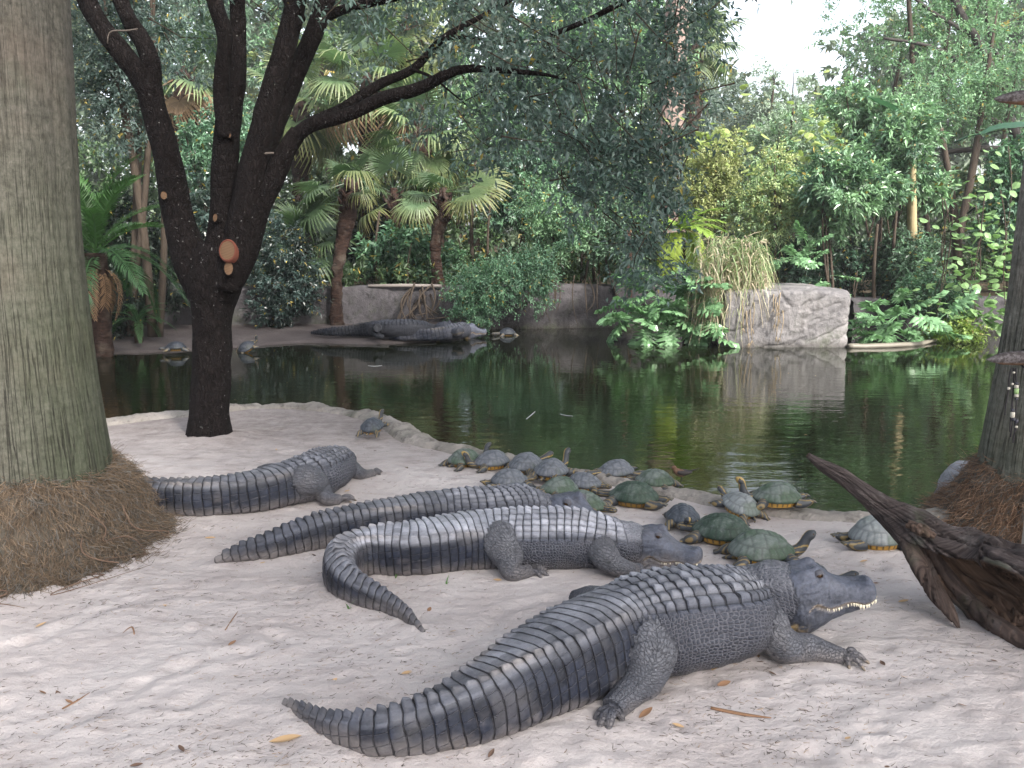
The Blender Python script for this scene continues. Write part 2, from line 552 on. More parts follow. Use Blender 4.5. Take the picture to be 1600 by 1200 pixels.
def build_walls():
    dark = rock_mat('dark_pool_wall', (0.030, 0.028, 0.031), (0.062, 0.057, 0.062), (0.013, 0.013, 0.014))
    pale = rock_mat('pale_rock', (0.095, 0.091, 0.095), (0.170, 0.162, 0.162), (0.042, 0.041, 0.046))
    # left wall behind the far bank, to the block on the right
    t = thing('pool_wall', 'long dark rough rock wall behind the far bank under the shrubs', 'wall', (-2, 19, WATER_Z))
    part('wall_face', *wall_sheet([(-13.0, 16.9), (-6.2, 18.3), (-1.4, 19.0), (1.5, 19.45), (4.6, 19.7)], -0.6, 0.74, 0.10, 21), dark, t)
    tr = Mat('wall_top_stone', rough=0.9, color=(0.16, 0.14, 0.13)).m
    a, b = D(575, 447, 18.75), D(690, 447, 18.9)
    V, F = tube(np.array([a, (a + b) / 2 + [0, 0, .01], b]), [0.035, 0.04, 0.035], 6)
    part('coping', V, F, tr, t)
    # pale block
    p0, p1 = Z(1128, 543, WATER_Z), Z(1322, 541, WATER_Z)
    zt = D(1225, 453, p0[1])[2]
    t = thing('rock_block', 'pale grey rough rock block rising from the water at right', 'rock', ((p0[0] + p1[0]) / 2, p0[1], WATER_Z))
    cx, w = (p0[0] + p1[0]) / 2, (p1[0] - p0[0]) / 2
    n = 110
    g = np.linspace(-1, 1, n)
    V = []; F = []
    dep, h0, h1 = 1.3, -0.7, zt
    for ax in range(3):
        for s in (-1, 1):
            a_, b_ = np.meshgrid(g, g, indexing='ij')
            P = np.empty((n, n, 3)); P[..., ax] = s; P[..., (ax + 1) % 3] = a_; P[..., (ax + 2) % 3] = b_
            f = grid_faces(n, n)
            F.append((f if s > 0 else f[:, ::-1]) + len(V) * n * n); V.append(P.reshape(-1, 3))
    V = np.concatenate(V)
    k = 16.0
    V = V / (np.sum(np.abs(V) ** k, 1) ** (1 / k))[:, None]
    V = np.stack([cx + V[:, 0] * w, p0[1] + dep + V[:, 1] * dep, (h0 + h1) / 2 + V[:, 2] * (h1 - h0) / 2], 1)
    nn = fbm(V * 1.1, 5, 51); rid = 0.5 - np.abs(fbm(V * 2.3 + 3, 4, 57)) * 2
    q = (V - np.array([cx, p0[1] + dep, (h0 + h1) / 2])); q = nrm(q / np.array([w, dep, h1 - h0]))
    dg = np.stack([V[:, 0] + .8 * V[:, 2], V[:, 1], V[:, 2] - .6 * V[:, 0]], 1)
    strata = fbm(dg * np.array([1.5, 1.5, 5.0]), 4, 63); cut = gauss(np.abs(fbm(dg * np.array([1.0, 1.0, 2.6]) + 8, 3, 67)), .05)
    V = V + q * (0.07 * nn + 0.03 * rid + .022 * strata - .03 * cut)[:, None]
    part('rock_face', V, F, pale, t)
    # low dark wall on the right
    t = thing('pool_wall', 'low shadowed rock wall right of the pale block below the vines', 'wall', (9, 19, WATER_Z))
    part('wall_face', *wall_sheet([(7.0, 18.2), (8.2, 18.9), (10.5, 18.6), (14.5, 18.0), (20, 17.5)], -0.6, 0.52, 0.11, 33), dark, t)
    # concrete lip below it
    cm = Mat('wet_stone', rough=0.5, color=(0.12, 0.11, 0.09)).m
    pts = [Z(1325, 541, WATER_Z + .03), Z(1390, 540, WATER_Z + .03), Z(1440, 536, WATER_Z + .03), Z(1470, 525, WATER_Z + .03)]
    V, F = tube(np.array(pts), [.07, .07, .06, .05], 8, n=40, squash=.7)
    tag(obj('stone_edging', mesh('stone_edging', V + 0.02 * fbm(V * 4, 3, 5)[:, None], F), cm), 'narrow wet stone lip running along the water beside the pale block', 'edging')
    # far sandy bank, left
    near = np.array([Z(px, py, WATER_Z) for px, py in [(-500, 585), (60, 560), (130, 556), (260, 550), (330, 546), (400, 541), (480, 536), (560, 538), (640, 536), (700, 531), (745, 524), (800, 519), (880, 515)]])
    L = spline(near, n=260)
    rows = []
    for k, tt in enumerate(np.linspace(-0.12, 1, 26)):
        by = np.array([np.interp(L[:, 0], [-13.5, -6.2, -1.4, 3], [17, 18.3, 19.0, 19.5])]).T
        Y = L[:, 1:2] + (by + .25 - L[:, 1:2]) * max(tt, 0) - (0.25 if tt < 0 else 0)
        zz = WATER_Z - 0.25 if tt < 0 else WATER_Z + 0.01 + 0.17 * math.sqrt(tt)
        rows.append(np.concatenate([L[:, :1], Y, np.full_like(Y, zz)], 1))
    V = np.concatenate(rows)
    fade = np.tile(sstep(D(800, 520, 18)[0], D(720, 520, 18)[0], L[:, 0]), 26)
    V[:, 2] = np.where(V[:, 2] > WATER_Z, WATER_Z - .12 + (V[:, 2] - WATER_Z + .12) * fade, V[:, 2])
    V[:, 2] += 0.035 * fbm(V * 1.8, 4, 71) * (V[:, 2] > WATER_Z + .03)
    bm_ = Mat('damp_sand', rough=0.85, spec=0.2)
    q = bm_.pos()
    bm_.set(Base_Color=bm_.mix(bm_.mapr(bm_.noise(q, 1.2, 5, .65), .3, .7), (0.036, 0.029, 0.029), (0.068, 0.058, 0.057)))
    bm_.bump(bm_.noise(q, 12, 5, .7), 0.6, 0.05)
    obj('far_bank', mesh('far_bank', V, grid_faces(26, 260)), bm_.m, kind='structure')


def build_rim():
    """weathered limestone kerb between the sand and the water"""
    xs = np.linspace(-7, 6.2, 900)
    P = np.stack([xs, y_bank(xs), 0 * xs], 1)
    P = spline(P[::9], n=900)
    T = nrm(np.gradient(P, axis=0)); Nn = np.stack([-T[:, 1], T[:, 0], 0 * T[:, 0]], 1)      # to the water
    # narrower and sand-covered in places
    wv = 0.75 + 0.35 * fbm(np.stack([xs * 0.9, 0 * xs, 0 * xs], 1), 3, 81)
    prof = np.array([(-0.17, -0.05), (-0.15, 0.0), (-0.12, 0.03), (-0.08, 0.045), (-0.03, 0.052), (0.02, 0.05), (0.06, 0.045), (0.1, 0.035), (0.13, 0.01), (0.145, -0.04), (0.13, -0.1), (0.12, -0.16), (0.10, -0.24), (0.08, -0.34)])
    V = P[:, None] + Nn[:, None] * (prof[None, :, 0:1] * wv[:, None, None]) + np.array([0, 0, 1.0]) * (prof[None, :, 1:2] * (0.55 + 0.5 * wv[:, None, None]))
    V = V.reshape(-1, 3)
    n = fbm(V * np.array([5, 5, 5.0]), 4, 83); n2 = fbm(V * 15, 3, 85)
    V[:, 2] += 0.045 * n + 0.018 * n2
    V[:, 1] += 0.04 * fbm(V * 4 + 7, 3, 87)
    m = rock_mat('limestone', (0.17, 0.155, 0.14), (0.29, 0.265, 0.245), (0.06, 0.054, 0.05))
    obj('bank_edging', mesh('bank_edging', V, grid_faces(900, len(prof))), m, kind='structure')
# ------------------------------------------------------------------ alligators
def gator_material(name='alligator_hide', tone=1.0):
    m = Mat(name, rough=0.55, spec=0.22)
    gu = m.n('Attribute', attribute_name='gu')
    row, w, per = m.sep(gu.outputs['Vector'])
    gm = m.n('Attribute', attribute_name='gm')
    tailw, flank, dors = m.sep(gm.outputs['Vector'])
    head = gm.outputs['Alpha']
    base = m.attr('col')
    p = m.pos()
    fine = m.noise(p, 90, 5, 0.7)
    med = m.noise(p, 16, 5, 0.65)
    wob = m.math('MULTIPLY', m.math('SUBTRACT', m.noise(p, 30, 3), 0.5), 0.010)
    vec = m.n('CombineXYZ', {0: m.math('ADD', m.math('MULTIPLY', row, per), wob), 1: m.math('ADD', w, wob), 2: 0.0}).outputs[0]
    inv = m.math('DIVIDE', 1.0, per)
    def cells(k, rand):
        v = m.n('VectorMath', {0: vec, 3: m.math('MULTIPLY', inv, k)}, operation='SCALE').outputs[0]
        return m.voro(v, 1.0, 'DISTANCE_TO_EDGE', rand, '2D')
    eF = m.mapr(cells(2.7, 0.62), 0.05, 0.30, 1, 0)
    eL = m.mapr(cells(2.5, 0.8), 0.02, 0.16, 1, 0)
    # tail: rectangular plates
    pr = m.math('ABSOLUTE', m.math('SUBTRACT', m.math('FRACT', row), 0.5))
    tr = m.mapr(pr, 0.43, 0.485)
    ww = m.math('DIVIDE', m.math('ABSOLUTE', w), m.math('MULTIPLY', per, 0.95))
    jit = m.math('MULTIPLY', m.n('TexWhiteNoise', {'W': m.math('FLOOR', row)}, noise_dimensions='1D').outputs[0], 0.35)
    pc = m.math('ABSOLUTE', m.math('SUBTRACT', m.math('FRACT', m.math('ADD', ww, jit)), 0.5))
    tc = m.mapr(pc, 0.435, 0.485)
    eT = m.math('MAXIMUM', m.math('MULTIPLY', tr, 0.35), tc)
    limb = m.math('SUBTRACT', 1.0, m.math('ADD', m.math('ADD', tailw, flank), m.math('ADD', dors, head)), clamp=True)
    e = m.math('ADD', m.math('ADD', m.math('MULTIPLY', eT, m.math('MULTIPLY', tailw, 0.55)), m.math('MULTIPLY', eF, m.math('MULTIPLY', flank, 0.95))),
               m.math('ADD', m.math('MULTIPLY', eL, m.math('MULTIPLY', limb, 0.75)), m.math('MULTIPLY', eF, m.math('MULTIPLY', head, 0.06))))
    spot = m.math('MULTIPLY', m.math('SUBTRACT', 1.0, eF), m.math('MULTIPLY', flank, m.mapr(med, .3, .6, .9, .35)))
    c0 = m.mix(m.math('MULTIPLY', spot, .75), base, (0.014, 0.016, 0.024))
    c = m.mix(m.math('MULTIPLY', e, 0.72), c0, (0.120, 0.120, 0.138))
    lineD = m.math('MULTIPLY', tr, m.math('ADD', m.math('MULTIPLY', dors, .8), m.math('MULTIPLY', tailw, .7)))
    c = m.mix(lineD, c, (0.018, 0.017, 0.02))  # dark skin between plate rows, deepened to stand in for weak groove shade
    c = m.mix(m.mapr(fine, 0.45, 0.72, 0, 0.7), c, m.mix(0.25, c, (0.13, 0.13, 0.145)))
    c = m.mix(m.mapr(m.noise(m.scale(p, (1, 1, 2.4)), 42, 4, .7), .5, .72, 0, .6), c, m.mix(1.0, c, (.42, .42, .46), 'MULTIPLY'))
    c = m.mix(m.mapr(med, 0.5, 0.75, 0, 0.45), c, m.mix(1.0, c, (0.45, 0.45, 0.48), 'MULTIPLY'))
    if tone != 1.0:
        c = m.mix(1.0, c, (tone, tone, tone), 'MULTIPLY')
    m.set(Base_Color=c, Roughness=m.mapr(fine, 0.3, 0.7, 0.42, 0.7))
    h = m.math('ADD', m.math('ADD', m.math('MULTIPLY', e, -0.75), m.math('MULTIPLY', lineD, -1.2)), m.math('ADD', m.math('MULTIPLY', fine, 0.22), m.math('MULTIPLY', med, 0.25)))
    m.bump(h, 1.0, 0.010)
    return m.m


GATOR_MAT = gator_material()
GATOR_DARK = gator_material('shaded_hide', .42)  # same hide multiplied darker, imitating shade on the far bank
EYE_MAT = Mat('gator_eye', rough=0.08, spec=0.6, color=(0.035, 0.018, 0.008)).m
TOOTH_MAT = Mat('gator_tooth', rough=0.4, color=(0.72, 0.66, 0.52)).m
CLAW_MAT = Mat('gator_claw', rough=0.5, color=(0.16, 0.13, 0.10)).m

def _lid():
    m = Mat('gator_lid', rough=.6, spec=.2)
    n = m.noise(m.pos(), 70, 4, .7)
    m.set(Base_Color=m.mix(n, (.03, .031, .038), (.11, .11, .13))); m.bump(n, .8, .004)
    return m.m


LID_MAT = _lid()
DUST = np.array([0.185, 0.190, 0.215])     # dried mud on the backs
NAVY = np.array([0.009, 0.012, 0.022])
GREY = np.array([0.056, 0.062, 0.082])


def limb_struct(pts, rad, m=26, ds=0.008):
    R = np.concatenate([np.asarray(pts, float), np.asarray(rad, float)[:, None]], 1)
    Q = spline(R, ds=ds)
    P, r = Q[:, :3], np.maximum(Q[:, 3], 0.003)
    T, U, S = frames(P)
    a = np.linspace(0, 2 * np.pi, m, endpoint=False)
    s = np.concatenate([[0], np.cumsum(np.linalg.norm(np.diff(P, axis=0), axis=1))])
    wr = 1 + 0.035 * np.sin(s / 0.016)[:, None] * (np.cos(a * 2 + s[:, None] * 9) * .5 + .5)
    wq = np.stack([np.repeat(s[:, None], m, 1) * 30, np.repeat(np.cos(a)[None], len(s), 0) * 2, np.repeat(np.sin(a)[None], len(s), 0) * 2], -1).reshape(-1, 3)
    wr = wr + .10 * fbm(wq * np.array([.3, 1, 1]), 3, 6).reshape(wr.shape) - .05 * gauss(np.abs(fbm(wq, 2, 9)), .12).reshape(wr.shape)
    O = np.cos(a)[None, :, None] * U[:, None] + np.sin(a)[None, :, None] * S[:, None]
    V = P[:, None] + (r[:, None] * wr)[..., None] * O
    k = len(P)
    V2 = np.concatenate([V.reshape(-1, 3), P[:1], P[-1:]])
    j = np.arange(m); j2 = (j + 1) % m
    F = [grid_faces(k, m, True), np.stack([j2, j, np.full(m, k * m)], 1), np.stack([j + (k - 1) * m, j2 + (k - 1) * m, np.full(m, k * m + 1)], 1)]
    Sg = np.repeat(s, m); Wg = (np.tile(a, k) - np.pi) * np.repeat(r, m)
    T3 = np.repeat(T, m, 0); B3 = np.cross(T3, O.reshape(-1, 3))
    return V2, F, np.append(Sg, [0, s[-1]]), np.append(Wg, [0, 0]), np.concatenate([T3, T[:1], T[-1:]]), np.concatenate([B3, S[:1], S[-1:]])


def head_struct(base, tip, wid, roll=0.0, open_=0.0):
    base, tip = np.asarray(base, float), np.asarray(tip, float)
    L = np.linalg.norm(tip - base)
    X = (tip - base) / L
    Yv = nrm(np.cross([0, 0, 1], X)); Zv = np.cross(X, Yv)
    nx, na = 150, 120
    x = 0.5 - 0.5 * np.cos(np.linspace(0, np.pi, nx)); x = 0.35 * x + 0.65 * np.linspace(0, 1, nx)
    a = np.linspace(0, 2 * np.pi, na, endpoint=False)
    kx = [0, .10, .20, .30, .38, .46, .55, .65, .75, .84, .91, .96, .99, 1.0]
    hw = [.27, .315, .325, .31, .285, .255, .225, .205, .198, .205, .205, .18, .115, .01]
    tp = [.27, .30, .31, .31, .295, .235, .175, .145, .130, .128, .140, .122, .075, .0]
    bt = [.44, .47, .46, .42, .37, .325, .28, .245, .215, .19, .165, .135, .08, .0]
    f = lambda t: np.interp(x, kx, t)
    def sm(v):
        for _ in range(3):
            v = np.convolve(np.pad(v, 2, mode='edge'), np.ones(5) / 5, 'valid')
        return v
    HW, TP, BT = sm(f(hw)) * wid, sm(f(tp)), sm(f(bt))
    HW[-1] = TP[-1] = BT[-1] = 0.002
    ca, sa = np.cos(a), np.sin(a)
    n1 = 2.7
    y = HW[:, None] * (np.sign(ca) * np.abs(ca) ** (2 / n1))[None]
    zz = np.where(sa >= 0, TP[:, None] * (np.abs(sa) ** (2 / n1))[None], -BT[:, None] * (np.abs(sa) ** (2 / 2.3))[None])
    xx = np.repeat(x[:, None], na, 1)
    ay = np.abs(y) / wid
    # cranial table, eye sockets, nostrils
    zz = zz + (sa > 0)[None] * (0.062 * gauss(xx - .335, .075) * gauss(ay - .145, .062)
          + 0.03 * gauss(xx - .2, .1) * gauss(ay - .17, .04) - 0.035 * gauss(xx - .30, .16) * gauss(ay, .075)
          + 0.032 * gauss(xx - .925, .05) * gauss(ay, .10) - 0.02 * gauss(xx - .93, .02) * gauss(ay - .045, .02)
          + 0.018 * gauss(xx - .50, .08) * gauss(ay - .1, .05) - 0.016 * gauss(xx - .8, .06) * gauss(ay, .05))
    # the mouth line
    mk = [-.1, .13, .18, .24, .29, .34, .40, .47, .54, .62, .70, .76, .82, .88, .94, 1.0]
    mz = [-.17, -.17, -.13, -.075, -.045, -.055, -.09, -.115, -.115, -.09, -.07, -.08, -.10, -.085, -.055, -.03]
    ml = sm(np.interp(x, mk, mz))[:, None]
    d = zz - ml
    on = sstep(.12, .2, xx)
    side = np.abs(np.where(HW[:, None] > 0, y / HW[:, None], 0))
    inward = on * (0.050 * gauss(d, .017) + 0.026 * (d < 0) * sstep(0, -.015, d) * sstep(-.2, -.05, d)) - on * 0.013 * gauss(d - .035, .022)
    jowl = 0.035 * gauss(xx - .16, .08) * gauss(zz + .13, .07)
    # eye hollow, slit line behind the eye
    inward = inward + 0.035 * gauss(xx - .345, .05) * gauss(zz - .265, .045) + 0.028 * gauss(xx - .24, .09) * gauss(zz - .185 - (xx - .24) * .3, .016) + 0.018 * gauss(xx - .2, .1) * gauss(zz - .09, .03)
    shrink = np.maximum(0.05, 1 - (inward - jowl) / np.maximum(HW[:, None] / wid, .05) * (side > .3))
    y = y * np.where(xx < .985, shrink, 1)
    loc = np.stack([xx, y, zz], -1).reshape(-1, 3)
    wr_ = np.abs(fbm(loc * np.array([9, 9, 26.0]), 3, 41))
    loc[:, 1] += (0.014 * fbm(loc * 15, 4, 4) - .012 * gauss(wr_, .05) * (loc[:, 0] < .5)) * np.sign(loc[:, 1]); loc[:, 2] += 0.010 * fbm(loc * 14, 4, 8)
    W = base + L * (loc[:, :1] * X + loc[:, 1:2] * Yv + loc[:, 2:] * Zv)
    k = nx
    V = np.concatenate([W, W[:na].mean(0, keepdims=True), W[-na:].mean(0, keepdims=True)])
    j = np.arange(na); j2 = (j + 1) % na
    F = [grid_faces(k, na, True)[:, ::-1], np.stack([j, j2, np.full(na, k * na)], 1), np.stack([j2 + (k - 1) * na, j + (k - 1) * na, np.full(na, k * na + 1)], 1)]
    # colours
    dm = d.reshape(-1); xf = xx.reshape(-1); zf = zz.reshape(-1); sf = side.reshape(-1)
    nz = fbm(loc * 9, 4, 2)
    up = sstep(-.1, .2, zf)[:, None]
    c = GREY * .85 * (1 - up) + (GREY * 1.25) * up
    c = c * (1 + 0.45 * nz[:, None] + .5 * fbm(loc * 34, 3, 12)[:, None])
    lip = (on.reshape(-1) * gauss(dm - .012, .020) * (xf > .2) * (sf > .4))[:, None]
    c = c * (1 - .7 * lip) + np.array([.42, .33, .24]) * .7 * lip
    gum = (on.reshape(-1) * gauss(dm + .02, .016) * (xf > .3) * (sf > .4))[:, None]
    c = c * (1 - .35 * gum) + np.array([.40, .36, .33]) * .35 * gum
    thr = (sstep(-.2, -.28, zf) * sstep(.3, .12, xf) * sstep(-.2, .3, nz))[:, None]
    c = c * (1 - .7 * thr) + np.array([.40, .28, .12]) * .7 * thr
    c = np.concatenate([c, c[:1], c[-1:]])
    def at(lx, ly, lz):
        return base + L * (lx * X + ly * Yv + lz * Zv)
    info = dict(L=L, X=X, Y=Yv, Z=Zv, at=at, wid=wid, x=x, HW=HW, ml=ml[:, 0])
    return V, F, c, info


def gator(label, stations, head=None, limbs=(), per=0.05, vox=0.004, slim=1.0, pale=1.0, head_w=1.0, dust=1.0, group='alligators', tail_frac=None, crest=1.0, hip=8, closed_eye=False, neck_c=True):
    st = []
    for s in stations:
        px, py, a, b = s[:4]
        z = s[4] if len(s) > 4 else b * 0.9
        st.append(np.append(Z(px, py, z), [a, b]))
    st = np.array(st)
    st[:, 3:] *= slim; st[:, 2] -= (1 - slim) * st[:, 4]
    per = per * .87
    Q = spline(st, ds=0.0065 if vox < .006 else 0.012)
    P, A, B = Q[:, :3], np.maximum(Q[:, 3], .004), np.maximum(Q[:, 4], .006)
    T, U, S = frames(P)
    m = 170 if vox < .006 else 100
    u = np.concatenate([[0], np.cumsum(np.linalg.norm(np.diff(P, axis=0), axis=1))])
    tst = np.concatenate([[0], np.cumsum(np.linalg.norm(np.diff(st[:, :3], axis=0), axis=1))])
    u_hip = tst[hip]; t = u / u_hip                      # 0 tail tip, 1 hip, >1 trunk
    th = np.linspace(-np.pi, np.pi, m, endpoint=False)   # 0 at the back ridge
    ct, sn = np.cos(th), np.sin(th)
    n = np.interp(t, [0, .35, .5, .9, 1.15], [2.2, 2.5, 3.3, 3.1, 2.35])[:, None]
    ey = np.sign(sn)[None] * np.abs(sn)[None] ** (2 / n)
    ez = np.sign(ct)[None] * np.abs(ct)[None] ** (2 / n)
    yy = A[:, None] * ey
    zz = np.where(ct[None] > 0, B[:, None], B[:, None] * .93) * ez
    nd = nrm(np.stack([np.sign(ey) * np.abs(ey) ** 1.5 / A[:, None], np.sign(ez) * np.abs(ez) ** 1.5 / B[:, None]], -1))
    scale = per / 0.045
    tt = t[:, None]; thm = np.abs(th)[None]
    w = np.cumsum(np.sqrt(np.gradient(yy, axis=1) ** 2 + np.gradient(zz, axis=1) ** 2), axis=1)
    w = w - w[:, m // 2][:, None]
    # rows of plates, skewed a little like overlapping tiles
    row = u[:, None] / per + 0.10 * np.sin(thm * 1.5) + 0.05 * np.sin(tt * 40 + thm * 5)
    pf = row - np.floor(row)
    edge = np.minimum(pf, 1 - pf)
    jitter = _hash(np.floor(row).astype(np.int64).ravel(), ((np.floor(np.abs(th) / .26) + 40 * (th > 0)).astype(np.int64)[None] + 0 * row.astype(np.int64)).ravel(), np.zeros(row.size, np.int64), 5).reshape(row.shape)
    groove = gauss(edge, .085)
    trunk = sstep(.95, 1.08, tt)
    dors = sstep(1.22, 1.02, thm) * (trunk) + (1 - trunk) * sstep(1.1, .9, thm)
    tailside = (1 - trunk) * (1 - sstep(1.1, .9, thm))
    flank = trunk * (1 - sstep(1.22, 1.02, thm))
    neckw = sstep(u[-1] - .30 * (u[-1] - u_hip), u[-1] - .15 * (u[-1] - u_hip), u)[:, None]
    flank = flank + dors * neckw * .8; dors = dors * (1 - .88 * neckw)
    H = np.zeros_like(row)
    nk = 1 - .55 * sstep(u[-1] - .30 * (u[-1] - u_hip), u[-1] - .12 * (u[-1] - u_hip), u)[:, None]
    H += (dors * .0080 + tailside * .0062) * scale * (0.50 * (1 - pf) - 1.0 * groove) * nk
    H += (dors * .0045 + tailside * .0035) * scale * (jitter - .5) * nk * (1 - groove) * sstep(0, .12, tt + .05)
    # keels in columns along the back
    for kk in (.12, .38, .64, .90):
        H += trunk * dors * .013 * scale * gauss(thm - kk, .06) * (1 - .8 * pf) * (0.6 + .8 * jitter) * (1 - groove)
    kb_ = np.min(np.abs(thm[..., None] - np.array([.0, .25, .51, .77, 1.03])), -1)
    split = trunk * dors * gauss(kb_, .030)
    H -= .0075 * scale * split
    # crest of the tail: two rows that run together into one
    ca_ = np.interp(t, [0, .40, .50, .8, 1.0, 1.15], [0, 0, .25, .72, .85, .9])[:, None]
    kd = np.interp(t, [0, .36, .46, .9, 1.05], [0, 0, 1, .9, 0])[:, None]
    ks = np.interp(t, [0, .06, .3, .42, .5], [.4, .8, 1.2, .8, 0])[:, None]
    spike = (1 - pf) ** 0.35 * (1 - gauss(edge, .08))
    H += crest * .016 * scale * kd * gauss(thm - ca_, .10) * spike * (0.8 + .4 * jitter)
    H += crest * .024 * scale * ks * gauss(thm, .26) * spike * (0.8 + .4 * jitter)
    H += (1 - nk) * .016 * scale * np.clip(fbm(np.stack([np.repeat(u[:, None], m, 1) / scale, w / scale, 0 * w], -1).reshape(-1, 3) * 30, 2, 31).reshape(row.shape), -.2, 1) * (thm < 1.5)
    # folds and heaviness of the flank
    cp = np.stack([np.repeat(u[:, None], m, 1), w, 0 * w], -1).reshape(-1, 3)
    H += (flank + .3 * tailside) * 0.012 * fbm(cp * np.array([9, 16, 1]), 3, 13).reshape(row.shape)
    off = nd * H[..., None]
    yy = yy + off[..., 0]; zz = zz + off[..., 1]
    V = P[:, None] + yy[..., None] * S[:, None] + zz[..., None] * U[:, None]
    k = len(P)
    V = np.concatenate([V.reshape(-1, 3), P[:1] - T[:1] * .004, P[-1:]])
    j = np.arange(m); j2 = (j + 1) % m
    F = [grid_faces(k, m, True), np.stack([j2, j, np.full(m, k * m)], 1), np.stack([j + (k - 1) * m, j2 + (k - 1) * m, np.full(m, k * m + 1)], 1)]
    # colour by place: dusty back, dark tail sides, grey flanks
    nz = fbm(cp * np.array([5, 7, 1]), 4, 17).reshape(row.shape)
    nz2 = fbm(cp * np.array([22, 30, 1]), 3, 19).reshape(row.shape)
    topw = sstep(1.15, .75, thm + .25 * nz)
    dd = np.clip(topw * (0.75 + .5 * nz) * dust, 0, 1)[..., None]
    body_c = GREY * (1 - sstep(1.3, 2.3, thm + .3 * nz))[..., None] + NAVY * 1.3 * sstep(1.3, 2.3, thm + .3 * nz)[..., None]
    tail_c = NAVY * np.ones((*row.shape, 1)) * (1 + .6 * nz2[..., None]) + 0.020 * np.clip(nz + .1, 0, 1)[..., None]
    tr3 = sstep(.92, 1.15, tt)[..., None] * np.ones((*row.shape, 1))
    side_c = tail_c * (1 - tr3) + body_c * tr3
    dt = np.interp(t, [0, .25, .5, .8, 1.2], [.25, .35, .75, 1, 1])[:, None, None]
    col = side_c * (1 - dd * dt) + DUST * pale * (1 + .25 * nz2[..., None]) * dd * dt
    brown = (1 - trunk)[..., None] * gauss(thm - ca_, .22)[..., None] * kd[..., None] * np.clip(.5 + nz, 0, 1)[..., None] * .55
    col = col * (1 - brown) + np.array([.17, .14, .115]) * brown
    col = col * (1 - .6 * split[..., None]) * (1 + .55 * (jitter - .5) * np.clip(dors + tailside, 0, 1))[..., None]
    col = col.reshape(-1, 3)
    gu = np.stack([row, w, np.full_like(w, per)], -1).reshape(-1, 3)
    gm = np.stack([tailside, flank, dors * 1.0, 0 * dors], -1).reshape(-1, 4)
    ext = lambda q: np.concatenate([q, q[:1], q[-1:]])
    Tn = np.repeat(T, m, 0)
    tang = np.gradient(V[:k * m].reshape(k, m, 3), axis=1).reshape(-1, 3)
    tang = nrm(tang)
    pieces = [(V, F)]
    src = [dict(V=V, c=ext(col), gu=ext(gu), gm=ext(gm), T=ext(Tn / per), B=ext(tang))]
    info = None
    if head is not None:
        hb = P[-1] - T[-1] * head.get('back', .02) + np.array([0, 0, head.get('dz', 0.0)])
        tip = np.array(head['tip'])
        hV, hF, hc, info = head_struct(hb, tip, head_w)
        pieces.append((hV, hF))
        z3 = np.zeros((len(hV), 3)); g4 = np.zeros((len(hV), 4)); g4[:, 3] = 1
        gg = z3.copy(); gg[:, 2] = per; gg[:, 0] = (hV @ info['X']) / per; gg[:, 1] = hV @ info['Z']
        src.append(dict(V=hV, c=hc, gu=gg, gm=g4, T=np.tile(info['X'] / per, (len(hV), 1)), B=np.tile(info['Z'], (len(hV), 1))))
    claws = []
    for lb in limbs:
        V1, F1, s1, w1, T1, B1 = limb_struct(lb['p'], lb['r'])
        pieces.append((V1, F1))
        nzl = (fbm(V1 * 8, 4, 23) + fbm(V1 * 25, 3, 29))[:, None]
        upw = sstep(-.2, .9, (np.asarray(V1)[:, 2:3] - lb['p'][-1][2]) / max(lb['p'][0][2] - lb['p'][-1][2], .05))
        c1 = (GREY * .72 + (DUST * .55 - GREY * .72) * upw * dust * .8) * (1 + .3 * nzl)
        sets = [(V1, s1, w1, T1, B1, c1)]
        tr_ = lb.get('toe_r', .013)
        for tp in lb.get('toes', []):
            tp = np.asarray(tp, float); b0 = np.asarray(lb['p'][-1], float)
            st0 = b0 + (tp - b0) * .1
            mid = b0 + (tp - b0) * .6 + np.array([0, 0, tr_ * 1.3])
            V2, F2, s2, w2, T2, B2 = limb_struct([st0, mid, tp], [tr_ * 1.25, tr_ * 1.1, tr_ * .65], 14, .006)
            pieces.append((V2, F2))
            sets.append((V2, s2, w2, T2, B2, np.tile(GREY * .85, (len(V2), 1)) * (1 + .3 * fbm(V2 * 20, 3, 5)[:, None])))
            dr = nrm((tp - mid)[None])[0]
            claws.append(tube([tp - dr * tr_ * .3, tp + dr * tr_ * .9, tp + dr * tr_ * 1.9 - np.array([0, 0, tr_ * .5])], [tr_ * .55, tr_ * .42, .001], 6, n=5))
        for (Vx, sx, wx, Tx, Bx, cx) in sets:
            gg = np.stack([sx / per, wx, np.full(len(Vx), per)], 1)
            src.append(dict(V=Vx, c=cx, gu=gg, gm=np.zeros((len(Vx), 4)), T=Tx / per, B=Bx))
    V, F = join(pieces)
    me, co = voxel(V, F, vox)
    SV = np.concatenate([s['V'] for s in src])
    idx = nearest(SV, co)
    cat = lambda kx: np.concatenate([s[kx] for s in src])
    dl = co - SV[idx]
    G = cat('gu')[idx].copy()
    G[:, 0] += np.sum(dl * cat('T')[idx], 1); G[:, 1] += np.sum(dl * cat('B')[idx], 1)
    cfin = cat('c')[idx]
    sn_ = fbm(co * 11, 4, 77)
    zb_ = co[:, 2] - (0 if co[:, 1].mean() < 10 else WATER_Z)
    sandy = (sstep(.10, .015, zb_ + .05 * sn_) * .55 + .35 * sstep(.25, .6, sn_) * sstep(.22, .05, zb_))[:, None] * (1 if co[:, 1].mean() < 10 else 0)
    mud = (sstep(.12, .5, fbm(co * 6 + 3, 4, 78)) * .35)[:, None]
    cfin = cfin * (1 - mud) + np.array([.105, .10, .105]) * mud
    cfin = cfin * (1 - sandy) + np.array([.21, .185, .175]) * sandy
    put_col(me, 'gu', G); put_col(me, 'gm', cat('gm')[idx]); put_col(me, 'col', cfin)
